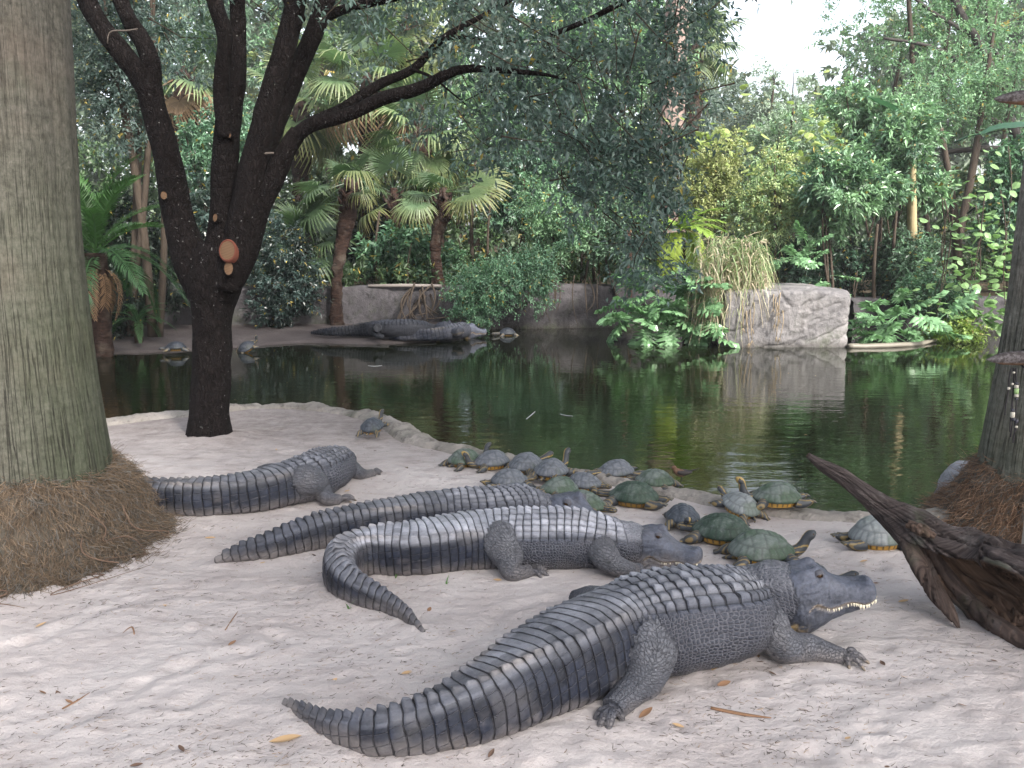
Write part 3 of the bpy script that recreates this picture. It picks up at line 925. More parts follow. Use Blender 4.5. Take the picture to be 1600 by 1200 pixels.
    loc = np.array([P[k // 2][0], P[k // 2][1], 0.0])
    root = thing('alligator', label, 'alligator', loc, group)
    set_co(me, co - loc)
    me.name = 'body'
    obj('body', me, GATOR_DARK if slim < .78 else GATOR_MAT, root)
    for i in range(0, len(P), 12):
        if P[i][1] < 10: MOUNDS.append((P[i][0], P[i][1], A[i] * 1.45 + .07, 0.022))
    if info is not None and not closed_eye:
        for sd in (-1, 1):
            if head.get('one_eye') and sd != head['one_eye']:
                continue
            c = info['at'](.352, sd * .166 * head_w, .268)
            Ve, Fe = ball(c, .047 * info['L'], 16, 24)
            part('eye', Ve, Fe, EYE_MAT, root)
            Vl, Fl = ball((0, 0, 0), 1.0, 40, 64)
            lx, ly, lz = Vl @ np.array([1, 0, 0.]), Vl[:, 1] * sd, Vl[:, 2]
            gap = ((lx - .05) / .62) ** 2 + ((lz + .02 - .10 * lx) / .40) ** 2
            bul = 1.13 + .10 * gauss(gap - 1.15, .35) * (ly > 0) + .12 * gauss(lz - .75, .25)
            keepf = [f[~((gap[f] < 1).all(1) & (ly[f] > 0).all(1))] for f in Fl]
            W = c + info['L'] * .047 * bul[:, None] * (Vl[:, :1] * 1.12 * info['X'] + Vl[:, 1:2] * info['Y'] + Vl[:, 2:] * info['Z'])
            part('eyelid', W, keepf, LID_MAT, root)
        # teeth along the upper jaw, seen outside the lower lip
        tv = []
        sizes = {0: .9}
        for sd in (-1, 1):
            for q in np.concatenate([np.linspace(.42, .58, 7), np.linspace(.66, .985, 13)]):
                q = q + random.uniform(-.008, .008)
                if random.random() < .2 and abs(q - .8) > .03: continue
                i = int(np.argmin(np.abs(info['x'] - q)))
                hw = info['HW'][i] * .945
                big = 1.9 if abs(q - .80) < .02 else (1.25 if abs(q - .87) < .02 or abs(q - .95) < .02 else .45 + .6 * random.random())
                ln = .026 * big
                z0 = info['ml'][i] + .012
                top = info['at'](q, sd * hw, z0); bot = info['at'](q + .004, sd * (hw + .004), z0 - ln - .012)
                tv.append(tube([top, (top * .55 + bot * .45), bot], np.array([.012, .010, .001]) * info['L'] * min(big, 1.35), 6))
        Vt, Ft = join(tv)
        part('teeth', Vt, Ft, TOOTH_MAT, root, kind='stuff')
    if claws:
        for Vc, Fc in claws:
            part('claw', Vc, Fc, CLAW_MAT, root)
    return root


def build_gators():
    # ---- the big one in front
    neck = Z(1196, 930, .235)
    hipn = lambda *a: Z(*a)
    fr = dict(p=[Z(1180, 955, .17), Z(1203, 985, .14), Z(1225, 1008, .085), Z(1262, 1012, .065), Z(1296, 1020, .04), Z(1318, 1026, .026)],
              r=[.095, .086, .073, .056, .041, .036],
              toes=[Z(1326, 1040, .012), Z(1346, 1041, .012), Z(1352, 1032, .014), Z(1338, 1020, .014)], toe_r=.0135)
    hd = dict(p=[Z(985, 965, .22), Z(1003, 990, .20), Z(1014, 1030, .15), Z(1006, 1058, .105), Z(978, 1088, .07), Z(958, 1108, .05)],
              r=[.11, .116, .098, .078, .054, .049],
              toes=[Z(928, 1130, .012), Z(935, 1142, .012), Z(950, 1147, .012), Z(972, 1128, .015)], toe_r=.0165)
    far_h = dict(p=[Z(955, 965, .18), Z(925, 935, .12), Z(900, 935, .06)], r=[.08, .06, .04])
    far_f = dict(p=[Z(1200, 930, .14), Z(1225, 935, .08), Z(1260, 945, .04)], r=[.07, .05, .035])
    gator('large dark grey alligator in front, head up at right, tail toward the lower left',
          [(444, 1100, .010, .016), (480, 1120, .020, .036), (530, 1142, .032, .054), (590, 1150, .050, .076), (660, 1136, .078, .092), (740, 1106, .120, .116),
           (820, 1063, .160, .140), (900, 1022, .190, .165), (970, 990, .205, .178), (1040, 972, .250, .197), (1100, 963, .258, .194), (1150, 952, .215, .172),
           (1188, 938, .165, .150, .175), (1222, 928, .140, .135, .215), (1250, 926, .105, .09, .23)],
          head=dict(tip=D(1366, 922, Z(1222, 928, .215)[1] - .02), back=.075, dz=.0), limbs=[fr, hd, far_h, far_f], per=.049, vox=.0034, head_w=1.0, hip=8)
    # ---- second, tail curled back towards us
    fr = dict(p=[Z(940, 855, .13), Z(945, 868, .12), Z(965, 885, .075), Z(1000, 892, .035)], r=[.075, .072, .055, .04],
              toes=[Z(1030, 896, .012), Z(1035, 890, .012)])
    hd = dict(p=[Z(765, 838, .15), Z(785, 852, .15), Z(795, 876, .09), Z(800, 893, .05), Z(828, 893, .03)], r=[.085, .10, .075, .055, .038],
              toes=[Z(846, 904, .01), Z(858, 902, .01), Z(857, 895, .012), Z(850, 889, .012)], toe_r=.014)
    gator('pale dusty backed alligator in the middle, its tail curled round toward the viewer',
          [(663, 991, .010, .014), (640, 967, .022, .034), (608, 945, .036, .052), (575, 930, .050, .070), (545, 913, .066, .090), (531, 893, .080, .105), (545, 871, .092, .115), (590, 862, .110, .122),
           (650, 858, .135, .13), (720, 848, .165, .138), (775, 843, .185, .142), (840, 842, .20, .148), (900, 843, .195, .146), (945, 848, .16, .132), (985, 850, .13, .11), (1010, 852, .10, .09)],
          head=dict(tip=Z(1097, 873, .065), back=.06, dz=.0), limbs=[fr, hd], per=.047, vox=.0042, hip=10, dust=1.25, pale=1.45)
    # ---- third, behind it
    hd = dict(p=[Z(700, 795, .13), Z(712, 800, .12), Z(725, 815, .05)], r=[.085, .085, .05])
    gator('dark alligator lying behind the pale backed one, straight tail reaching left',
          [(336, 878, .012, .016), (365, 868, .03, .04), (400, 860, .045, .062), (470, 840, .075, .09), (540, 824, .10, .105), (620, 812, .13, .118),
           (700, 802, .165, .128), (770, 797, .18, .13), (820, 793, .165, .118), (850, 795, .13, .095), (872, 796, .10, .07)],
          head=dict(tip=Z(964, 830, .03), back=.05, dz=-.035), limbs=[hd], per=.052, vox=.0048, hip=6, dust=.8)
    # ---- fourth, by the palm
    hd = dict(p=[Z(455, 752, .15), Z(485, 752, .16), Z(502, 765, .09), Z(512, 778, .05), Z(530, 780, .03)], r=[.09, .095, .07, .05, .036],
              toes=[Z(546, 783, .012), Z(554, 781, .012), Z(552, 777, .012)])
    fr = dict(p=[Z(530, 725, .15), Z(550, 733, .10), Z(565, 741, .05), Z(582, 740, .03)], r=[.075, .06, .045, .034],
              toes=[Z(594, 742, .012), Z(597, 738, .012), Z(592, 735, .012)])
    fh = dict(p=[Z(440, 742, .14), Z(420, 735, .1), Z(408, 736, .05)], r=[.07, .05, .04])
    gator('alligator beside the left palm facing away, tail behind the palm roots',
          [(60, 786, .045, .07), (130, 782, .075, .09), (190, 780, .085, .105), (240, 779, .095, .112), (300, 779, .11, .118), (360, 774, .13, .122), (410, 766, .15, .13), (450, 756, .17, .138),
           (480, 748, .18, .15), (503, 738, .18, .152), (520, 729, .16, .14), (528, 722, .13, .11)],
          head=dict(tip=Z(541, 716, .07), back=.06, dz=-.03), limbs=[hd, fr, fh], per=.056, vox=.0052, hip=7, dust=.7, closed_eye=True)
    # ---- two across the water
    zb = WATER_Z + .12
    def far(stz):
        return [(px, py, a, b, zb + b * .8) for px, py, a, b in stz]
    hd = dict(p=[Z(590, 512, zb + .2), Z(588, 517, zb + .12), Z(590, 524, zb + .05), Z(600, 526, zb + .03)], r=[.08, .085, .055, .04])
    gator('dark alligator on the far bank, lying behind the other with its tail left',
          far([(486, 520, .02, .03), (505, 519, .05, .07), (530, 517, .08, .11), (555, 514, .11, .15), (580, 512, .16, .19), (615, 511, .22, .22), (650, 511, .22, .21), (675, 513, .17, .15), (690, 515, .14, .12)]),
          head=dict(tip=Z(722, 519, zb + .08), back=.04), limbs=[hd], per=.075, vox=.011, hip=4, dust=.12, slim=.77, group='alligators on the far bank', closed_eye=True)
    zb = WATER_Z + .06
    gator('dark alligator on the far bank at the water edge under the hanging shrub',
          far([(608, 528, .02, .03), (625, 526, .06, .08), (645, 523, .09, .12), (670, 521, .13, .15), (695, 518, .16, .18), (715, 515, .18, .20), (727, 514, .15, .15)]),
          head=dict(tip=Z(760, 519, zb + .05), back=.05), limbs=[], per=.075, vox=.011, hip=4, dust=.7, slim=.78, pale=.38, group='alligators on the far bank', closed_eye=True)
# ------------------------------------------------------------------ turtles
def shell_mat(name, c1, c2, moss, amount, dust=(.30, .31, .30)):
    m = Mat(name, rough=0.55, spec=0.35)
    p = m.pos()
    n = m.noise(p, 14, 6, .7); n2 = m.noise(p, 70, 4, .75)
    streak = m.noise(m.scale(p, (20, 60, 20)), 1.0, 4, .6)
    c = m.mix(m.mapr(streak, .35, .65), c1, c2)
    c = m.mix(m.mapr(m.noise(p, 5.5, 4, .6), .62 - amount * .4, .72 - amount * .4, 0, .9), c, m.mix(n2, moss, tuple(v * .5 for v in moss)))
    c = m.mix(m.mapr(n2, .5, .8, 0, .5), c, m.mix(.5, c, dust))
    c = m.mix(1.0, c, m.attr('col'), 'MULTIPLY')
    m.set(Base_Color=c, Roughness=m.mapr(n, .3, .7, .4, .7))
    m.bump(m.math('ADD', n, m.math('MULTIPLY', n2, .4)), .5, .004)
    return m.m


SHELLS = {}
SKIN_T = None
PLAST = None


def turtle_mats():
    global SKIN_T, PLAST
    SHELLS['grey'] = shell_mat('grey_shell', (.065, .073, .09), (.12, .128, .145), (.09, .105, .095), .1)
    SHELLS['dark'] = shell_mat('dark_shell', (.025, .033, .045), (.06, .068, .085), (.05, .065, .057), .1)
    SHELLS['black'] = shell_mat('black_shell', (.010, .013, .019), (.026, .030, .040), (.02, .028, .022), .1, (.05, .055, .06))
    SHELLS['green'] = shell_mat('green_shell', (.075, .095, .085), (.12, .14, .128), (.05, .085, .05), .45)
    SHELLS['moss'] = shell_mat('mossy_shell', (.045, .065, .052), (.09, .11, .098), (.02, .045, .027), .6)
    SHELLS['pale'] = shell_mat('pale_shell', (.13, .145, .152), (.20, .215, .22), (.12, .15, .13), .3)
    m = Mat('turtle_skin', rough=.5, spec=.4)
    m.set(Base_Color=m.attr('col'))
    m.bump(m.noise(m.pos(), 120, 4), .4, .003)
    SKIN_T = m.m
    m = Mat('plastron_yellow', rough=.5, spec=.35)
    m.set(Base_Color=m.mix(m.mapr(m.noise(m.pos(), 25, 4), .4, .7, 0, .6), m.attr('col'), m.mix(1., m.attr('col'), (.6, .5, .4), 'MULTIPLY')))
    PLAST = m.m


def turtle(label, px, py, L, ang, shell, head=('out', 0, 0), legs='rest', z=0.0, pitch=0.0, roll=0.0, group='turtles', high=0.32, vox=.0045, yellow=1.0):
    """px,py: photo pixel of the middle of the shell; ang: heading in degrees, 0 to the right, 90 away"""
    A = L / 2; Bw = A * .80; Hh = L * high
    c = Z(px, py, z + Hh * .45 + .03); c[2] = z
    R = Matrix.Rotation(math.radians(ang), 3, 'Z') @ Matrix.Rotation(math.radians(-pitch), 3, 'Y') @ Matrix.Rotation(math.radians(roll), 3, 'X')
    R = np.array(R)
    zr = .022 + L * .09                       # rim height
    tf = lambda V: np.asarray(V) @ R.T + c
    root = thing('turtle', label, 'turtle', c, group)
    # carapace
    nu, nv = 46, 96
    u = np.linspace(0, 1, nu); ph = np.linspace(0, 2 * np.pi, nv, endpoint=False)
    U, Ph = np.meshgrid(u, ph, indexing='ij')
    egg = 1 + .07 * np.cos(Ph + np.pi)
    x = A * U * np.cos(Ph); y = Bw * U * np.sin(Ph) * egg
    zz = zr + Hh * (1 - np.abs(U) ** 2.3) ** .75 * (1 - .12 * np.cos(Ph) * U)
    fl = sstep(.84, 1.0, U)
    x = x * (1 + .035 * fl); y = y * (1 + .05 * fl); zz = zz + .006 * fl
    # seams of the scutes
    dn = []
    yb = .30 * Bw
    inner = U < .80
    xs_ = np.array([-.62, -.24, .16, .55]) * A
    dv = np.min(np.abs(x[..., None] - xs_ - .10 * A * (1 - np.abs(y / yb))[..., None] * np.array([1, 1, -1, -1]) * .4), -1)
    seam = gauss(np.abs(np.abs(y) - yb * (1 + .12 * np.sin(x / A * 9))), .006) * inner
    seam = np.maximum(seam, gauss(dv, .006) * (np.abs(y) < yb) * inner)
    xc = np.array([-.45, -.04, .38]) * A
    dc = np.min(np.abs(x[..., None] - xc), -1)
    seam = np.maximum(seam, gauss(dc, .006) * (np.abs(y) >= yb) * inner)
    seam = np.maximum(seam, gauss((U - .81), .022))
    mg = np.abs((Ph / (2 * np.pi) * 24) % 1 - .5)
    seam = np.maximum(seam, gauss(.5 - mg, .07) * (U > .82))
    zz = zz - .0035 * seam + .004 * gauss(y, .02) * (U < .8)
    V = np.stack([x, y, zz], -1).reshape(-1, 3)
    # under side of the rim
    und = np.stack([x[-1] * .90, y[-1] * .90, np.full(nv, zr - .012)], -1)
    lipv = np.stack([x[-1] * .99, y[-1] * .99, zz[-1] - .008], -1)
    V = np.concatenate([V, lipv, und])
    V[:, 2] += .003 * fbm(V * 30, 3, int(px))
    Fq = grid_faces(nu + 2, nv, True)
    col = np.ones((len(V), 3)) * (1 - .35 * np.concatenate([seam.ravel(), np.zeros(2 * nv)]))[:, None]
    part('carapace', tf(V), Fq, SHELLS[shell], root, col=col)
    # plastron: shallow yellow bowl with dark blotches
    nu = 22
    U, Ph = np.meshgrid(np.linspace(0, 1, nu), ph, indexing='ij')
    rr = np.where(U < .62, U / .62 * .80, .80 + (U - .62) / .38 * .13)
    k = np.clip((U - .55) / .45, 0, 1)
    x = A * rr * np.cos(Ph) * .97; y = Bw * rr * np.sin(Ph) * .97
    zz = .004 + (zr - .004) * k ** 1.6
    ca = np.abs(np.sin(Ph))
    V = np.stack([x, y, zz], -1).reshape(-1, 3)
    blot = (np.abs((Ph / (2 * np.pi) * 24) % 1 - .5) < .17) * (U > .68) * (U < .97)
    cc = np.where(blot.reshape(-1, 1) > 0, np.array([.05, .04, .03]), np.array([.36, .21, .045]) * yellow)
    part('plastron', tf(V), grid_faces(nu, nv, True)[:, ::-1], PLAST, root, col=cc)
    # body: neck, head, legs and tail in one skin
    pcs = [ball((0, 0, zr * .75), (A * .8, Bw * .8, zr * .55), 12, 20)]
    dark = np.array([.030, .034, .040])
    kind, hyaw, hlift = head
    hy = math.radians(hyaw)
    s = L / .27
    fwd = np.array([math.cos(hy), math.sin(hy), 0])
    nb = np.array([A * .72, 0, zr * .9])
    if kind == 'in':
        tip = nb + fwd * .075 * s + [0, 0, hlift]
        mid = nb + fwd * .03 * s
    elif kind == 'up':
        tip = nb + fwd * .10 * s + np.array([0, 0, .075 * s + hlift]); mid = nb + fwd * .075 * s + np.array([0, 0, .015 * s])
    else:
        tip = nb + fwd * .135 * s + np.array([0, 0, .02 + hlift]); mid = nb + fwd * .07 * s + np.array([0, 0, .01 * s])
    pcs.append(tube([nb - fwd * .05 * s, mid, tip], np.array([.030, .024, .020]) * s, 14, n=18))
    hd = nrm((tip - mid)[None])[0] * .45 + fwd * .55
    if kind == 'up': hd = hd + np.array([0, 0, .12])
    hd = hd / np.linalg.norm(hd)
    pcs.append(tube([tip - hd * .012 * s, tip + hd * .010 * s, tip + hd * .03 * s, tip + hd * .043 * s], np.array([.018, .0245, .019, .007]) * s, 14, n=14, squash=.85))
    feet = {}
    for lx, ly, nm in ((.62, 1, 'fl'), (.62, -1, 'fr'), (-.66, 1, 'rl'), (-.66, -1, 'rr')):
        b0 = np.array([A * lx, Bw * .55 * ly, zr * .7])
        front = lx > 0
        if legs == 'stretch' and not front:
            kn = np.array([-A * 1.05, Bw * .55 * ly, zr * .6]); ft = np.array([-A * 1.32, Bw * .55 * ly, .045])
        elif front:
            kn = np.array([A * .82, Bw * .95 * ly, zr * .55]); ft = np.array([A * 1.02, Bw * .98 * ly, .014])
        else:
            kn = np.array([-A * .85, Bw * .85 * ly, zr * .5]); ft = np.array([-A * 1.08, Bw * .92 * ly, .013])
        pcs.append(tube([b0, kn, ft], np.array([.030, .026, .018]) * s, 12, n=16))
        d = nrm((ft - kn)[None])[0]; d[2] = min(d[2], 0) * .3
        sd = np.array([-d[1], d[0], 0])
        for q in (-1, -.5, 0, .5, 1):
            pcs.append(tube([ft - d * .004, ft + d * .018 * s + sd * q * .014 * s, ft + d * .030 * s + sd * q * .021 * s - [0, 0, .003]], np.array([.010, .007, .003]) * s, 6, n=6))
    pcs.append(tube([(-A * .8, 0, zr * .6), (-A * 1.05, .01, zr * .4), (-A * 1.2, .03, .012)], np.array([.016, .010, .003]) * s, 8, n=12))
    V, F = join(pcs)
    me, co = voxel(V, F, vox)
    # yellow stripes along the neck and head
    rel = co - nb
    along = rel @ fwd
    sid = np.arctan2(rel @ np.array([-fwd[1], fwd[0], 0]), rel[:, 2] + .004)
    hm = sstep(.0, .03, along) * (np.abs(rel @ np.array([-fwd[1], fwd[0], 0])) < .034 * s)
    st = (np.sin(sid * 9.0 + .6) > .80) * hm
    leg = (1 - hm) * (np.sin(co[:, 1] * 330) > .55) * (np.abs(co[:, 0]) > A * .6)
    f = np.clip(.6 * st + .35 * leg, 0, 1)[:, None] * min(1, yellow + .2)
    colr = dark * (1 - f) + np.array([.42, .28, .07]) * f
    put_col(me, 'col', colr)
    set_co(me, co @ R.T)
    me.name = 'body'
    obj('body', me, SKIN_T, root)
    for sd in (-1, 1):
        side = np.array([-fwd[1], fwd[0], 0])
        e = tip + hd * .021 * s + side * sd * .0185 * s + np.array([0, 0, .007])
        Ve, Fe = ball(e, .0052 * s, 6, 8)
        part('eye', tf(Ve), Fe, EYE_MAT, root)
    return root


def build_turtles():
    turtle_mats()
    T = turtle
    T('lone dark blue turtle on the limestone edge near the tree, neck raised', 582, 662, .235, 78, 'dark', ('up', -20, 0), z=.06, pitch=12)
    T('green grey turtle at the left end of the row, facing the water', 727, 714, .27, 40, 'green', ('up', -12, .01), yellow=.6)
    T('grey turtle facing left with its striped neck raised, second from left in the row', 768, 717, .275, 205, 'grey', ('up', -10, 0))
    T('broad grey turtle in the row whose shell is half hidden by two others', 823, 722, .30, 60, 'grey', ('out', -20, .02), yellow=.7)
    T('grey turtle facing the water with its head up, right end of the huddle', 862, 731, .285, 62, 'grey', ('up', -12, .02), z=.02)
    T('grey turtle with a hind leg stretched back to the left, front of the huddle', 796, 746, .26, 25, 'grey', ('in', 0, 0), 'stretch')
    T('grey turtle pressed behind the back of the dark alligator', 812, 768, .25, -25, 'grey', ('in', 0, .02))
    T('speckled green turtle beside the huddle, yellow underside showing at its left', 873, 760, .27, 215, 'green', ('in', 0, 0), pitch=4)
    T('speckled green turtle low in front of its twin, right front foot out', 912, 783, .285, -28, 'green', ('in', 0, 0))
    T('blue grey turtle squeezed behind the two green speckled ones', 913, 751, .245, -20, 'grey', ('in', 0, 0))
    T('grey domed turtle facing left on the kerb right of the huddle', 962, 732, .27, 200, 'grey', ('out', 12, 0), 'stretch')
    T('smooth pale green turtle at the kerb beside the small brown bird', 1023, 747, .27, 150, 'green', ('in', 0, 0), yellow=.6)
    T('dark mossy turtle with a hind foot out to the right, above the alligator snout', 990, 770, .32, 155, 'moss', ('in', 0, 0), 'stretch', yellow=.6)
    T('turtle facing the viewer with a yellow striped head', 1067, 803, .245, -96, 'dark', ('out', 4, .035))
    T('plain blue green turtle directly right of the one facing us', 1128, 824, .335, 152, 'moss', ('in', 0, 0))
    T('green turtle nearest to the front alligator, striped head up at right', 1190, 853, .345, 4, 'green', ('up', 4, -.02), high=.34)
    T('pale blue grey turtle with its back to us beside the kerb', 1155, 784, .255, 125, 'pale', ('in', 0, .03), z=.02, pitch=14)
    T('turtle balanced on the kerb with neck and hind foot stretched out', 1213, 771, .30, 178, 'green', ('up', 0, .02), 'stretch', z=.055, yellow=1.1)
    T('smooth grey green turtle half hidden by the driftwood tip', 1372, 830, .31, 4, 'pale', ('in', 0, 0), 'stretch', high=.40)
    T('turtle mostly hidden behind the head of the front alligator', 1262, 897, .24, 0, 'dark', ('out', -10, .02), high=.40)
    zb = WATER_Z + .05
    T('bluish turtle in deep shade on the far bank beside the tree trunk', 274, 541, .34, 200, 'black', ('in', 0, 0), z=zb, vox=.012, yellow=.4, group='turtles on the far bank')
    T('tilted turtle on the far bank showing an orange underside, right of the tree', 387, 539, .30, 20, 'black', ('up', 0, 0), z=zb, pitch=28, roll=24, vox=.012, group='turtles on the far bank', yellow=1.2)
    T('turtle in the water at the foot of the dark wall', 792, 519, .36, 200, 'black', ('out', 20, 0), z=WATER_Z - .02, vox=.012, yellow=.4, group='turtles on the far bank')


def build_bird():
    c = Z(1064, 752, .07)
    root = thing('bird', 'small brown bird standing on the kerb among the turtles', 'bird', c)
    m = Mat('bird_feathers', rough=.7)
    m.set(Base_Color=m.mix(m.mapr(m.noise(m.pos(), 60, 4), .35, .65, 0, .6), m.attr('col'), m.mix(1., m.attr('col'), (.5, .45, .4), 'MULTIPLY')))
    s = 1.0
    pcs = [tube([c + [.035, 0, .055], c + [.0, 0, .058], c + [-.035, 0, .075], c + [-.048, 0, .092]], [.012, .027, .022, .014], 14, n=16),
           ball(c + np.array([-.052, -.004, .098]), (.019, .015, .015), 10, 12),
           tube([c + [.02, 0, .062], c + [.075, .01, .075], c + [.13, .02, .088]], [.012, .010, .004], 8, n=8, squash=.35)]
    V, F = join(pcs)
    me, co = voxel(V, F, .003)
    w = sstep(.01, .05, co[:, 0] - c[0])[:, None]
    put_col(me, 'col', np.array([.11, .062, .040]) * (1 - w) + np.array([.02, .018, .02]) * w)
    set_co(me, co - c); me.name = 'body'
    obj('body', me, m.m, root)
    dk = Mat('bird_beak', rough=.4, color=(.02, .02, .02)).m
    V, F = tube([c + [-.066, -.006, .098], c + [-.088, -.008, .096]], [.005, .001], 6)
    part('beak', V, F, dk, root)
    for q in (-.008, .01):
        V, F = tube([c + [0, q, .045], c + [.004, q, .02], c + [-.002, q, -.005]], [.003, .0022, .002], 5)
        part('leg', V, F, dk, root)
    for sd in (-1, 1):
        V, F = tube([c + [-.03, sd * .022, .068], c + [.02, sd * .026, .064], c + [.075, sd * .014, .068]], [.010, .014, .003], 8, n=10, squash=1.2)
        part('wing', V, F, m.m, root, col=(.035, .03, .03))
# ------------------------------------------------------------------ trunks, driftwood, roots
def palm_bark(name, base, green_side):
    m = Mat(name, rough=.9, spec=.15)
    p = m.pos()
    x, y, z = m.sep(p)
    ang = m.math('ARCTAN2', x, y)
    r = 1.0
    warp = m.math('MULTIPLY', m.math('SUBTRACT', m.noise(m.scale(p, (2, 2, 1.2)), 1.6, 4), .5), .5)
    av = m.n('CombineXYZ', {0: m.math('ADD', m.math('MULTIPLY', ang, 19.), warp), 1: m.math('MULTIPLY', z, .9), 2: 0.0}).outputs[0]
    fis = m.math('ABSOLUTE', m.math('SUBTRACT', m.noise(av, 1.0, 3, .55), .5))
    av2 = m.n('CombineXYZ', {0: m.math('ADD', m.math('MULTIPLY', ang, 26.), m.math('MULTIPLY', warp, 3.0)), 1: m.math('MULTIPLY', z, 5.0), 2: 0.0}).outputs[0]
    fis2 = m.n('TexVoronoi', {'Vector': av2, 'Scale': 1.0, 'Randomness': 1.0}, feature='DISTANCE_TO_EDGE', voronoi_dimensions='2D').outputs['Distance']
    low = m.mapr(z, 0.9, 2.2, .9, .25)
    f1 = m.math('MULTIPLY', m.mapr(fis, 0, .020, 1, 0), low)
    f2 = m.math('MULTIPLY', m.mapr(fis2, 0, .06, 1, 0), .18)
    n = m.noise(m.scale(p, (1, 1, .8)), 34, 8, .75)
    ring = m.noise(m.n('CombineXYZ', {0: 0.0, 1: 0.0, 2: m.math('ADD', m.math('MULTIPLY', z, 20.), m.math('MULTIPLY', warp, 2.0))}).outputs[0], 1.0, 2)
    c = m.mix(m.mapr(n, .34, .66), tuple(v * .45 for v in base), tuple(v * 1.35 for v in base))
    c = m.mix(m.mapr(m.noise(m.scale(p, (1, 1, .5)), 4.5, 5, .65), .48, .7, 0, .6), c, m.mix(1.0, c, (.5, .5, .46), 'MULTIPLY'))
    c = m.mix(m.mapr(m.noise(p, 2.2, 5, .6), .5, .75, 0, .55), c, (base[0] * 1.1, base[1] * .92, base[2] * .86))
    gx = m.mapr(m.math('ADD', m.math('MULTIPLY', x, green_side[0]), m.math('MULTIPLY', m.noise(p, 2.0, 4), .35)), green_side[1], green_side[1] + .45, 0, .55)
    gz = m.mapr(z, green_side[2], green_side[3], 1, .12)
    c = m.mix(m.math('MULTIPLY', gx, gz), c, (.038, .054, .026))
    c = m.mix(m.mapr(m.noise(p, 3.1, 5, .7), .52, .64, 0, .3), c, (.075, .08, .06))
    c = m.mix(m.mapr(ring, .45, .62, 0, .35), c, m.mix(1.0, c, (.62, .62, .60), 'MULTIPLY'))
    c = m.mix(m.math('MULTIPLY', f1, .7), c, (.03, .027, .024))
    c = m.mix(m.math('MULTIPLY', f2, .55), c, (.045, .04, .035))
    m.set(Base_Color=c)
    h = m.math('ADD', m.math('MULTIPLY', f1, -1.0), m.math('ADD', m.math('MULTIPLY', f2, -.5), m.math('ADD', m.math('MULTIPLY', n, .5), m.math('MULTIPLY', ring, .25))))
    m.bump(h, .9, .016)
    return m.m


def palm_trunk(cx, cy, prof, seed, ragged=0.0):
    zs = np.array([p[0] for p in prof]); rs = np.array([p[1] for p in prof])
    z = np.linspace(zs[0], zs[-1], 260); r = np.interp(z, zs, rs)
    for _ in range(6):
        r = np.convolve(np.pad(r, 6, mode='edge'), np.ones(13) / 13, 'valid')
    a = np.linspace(0, 2 * np.pi, 200, endpoint=False)
    Zg, Ag = np.meshgrid(z, a, indexing='ij')
    q = np.stack([np.cos(Ag) * 3.0, np.sin(Ag) * 3.0, Zg * .9], -1).reshape(-1, 3)
    R = r[:, None] * (1 + .025 * fbm(q, 3, seed).reshape(Zg.shape)) + .006 * fbm(q * np.array([4, 4, 2.0]), 3, seed + 5).reshape(Zg.shape)
    fs = np.abs(fbm(np.stack([np.cos(Ag) * 14, np.sin(Ag) * 14, Zg * 1.3], -1).reshape(-1, 3), 2, seed + 9)).reshape(Zg.shape)
    R = R - .010 * gauss(fs, .05) * sstep(2.4, 1.0, Zg)
    if ragged:
        R = R * 1.0
    V = np.stack([cx + R * np.cos(Ag), cy + R * np.sin(Ag), Zg], -1).reshape(-1, 3)
    return V, grid_faces(260, 200, True)


def fibres(points, dirs, length, rad, curl, seed, k=5):
    """many thin bent strands as three-sided tubes, all in one mesh"""
    g = np.random.default_rng(seed)
    N = len(points)
    L = length * g.uniform(.5, 1.3, N)
    side = nrm(np.cross(dirs, g.normal(size=(N, 3))))
    t = np.linspace(0, 1, k)
    c1 = g.normal(0, curl, (N, 1, 1)); c2 = g.normal(0, curl * .5, (N, 1, 1))
    other = nrm(np.cross(dirs, side))
    P = points[:, None] + dirs[:, None] * (L[:, None, None] * t[None, :, None]) + side[:, None] * (c1 * L[:, None, None] * (t * t)[None, :, None]) + other[:, None] * (c2 * L[:, None, None] * np.sin(t * 5)[None, :, None])
    r = rad * g.uniform(.6, 1.4, N)[:, None] * (1 - .6 * t)[None]
    a = np.array([0, 2.1, 4.2])
    V = P[:, :, None] + r[..., None, None] * (np.cos(a)[None, None, :, None] * side[:, None, None] + np.sin(a)[None, None, :, None] * other[:, None, None])
    base = (np.arange(N) * k * 3)[:, None, None]
    i = np.arange(k - 1)[:, None]; j = np.arange(3)[None]
    q = np.stack([i * 3 + j, i * 3 + (j + 1) % 3, (i + 1) * 3 + (j + 1) % 3, (i + 1) * 3 + j], -1).reshape(1, -1, 4)
    F = (q + base).reshape(-1, 4)
    return V.reshape(-1, 3), F, np.repeat(np.arange(N), k * 3)


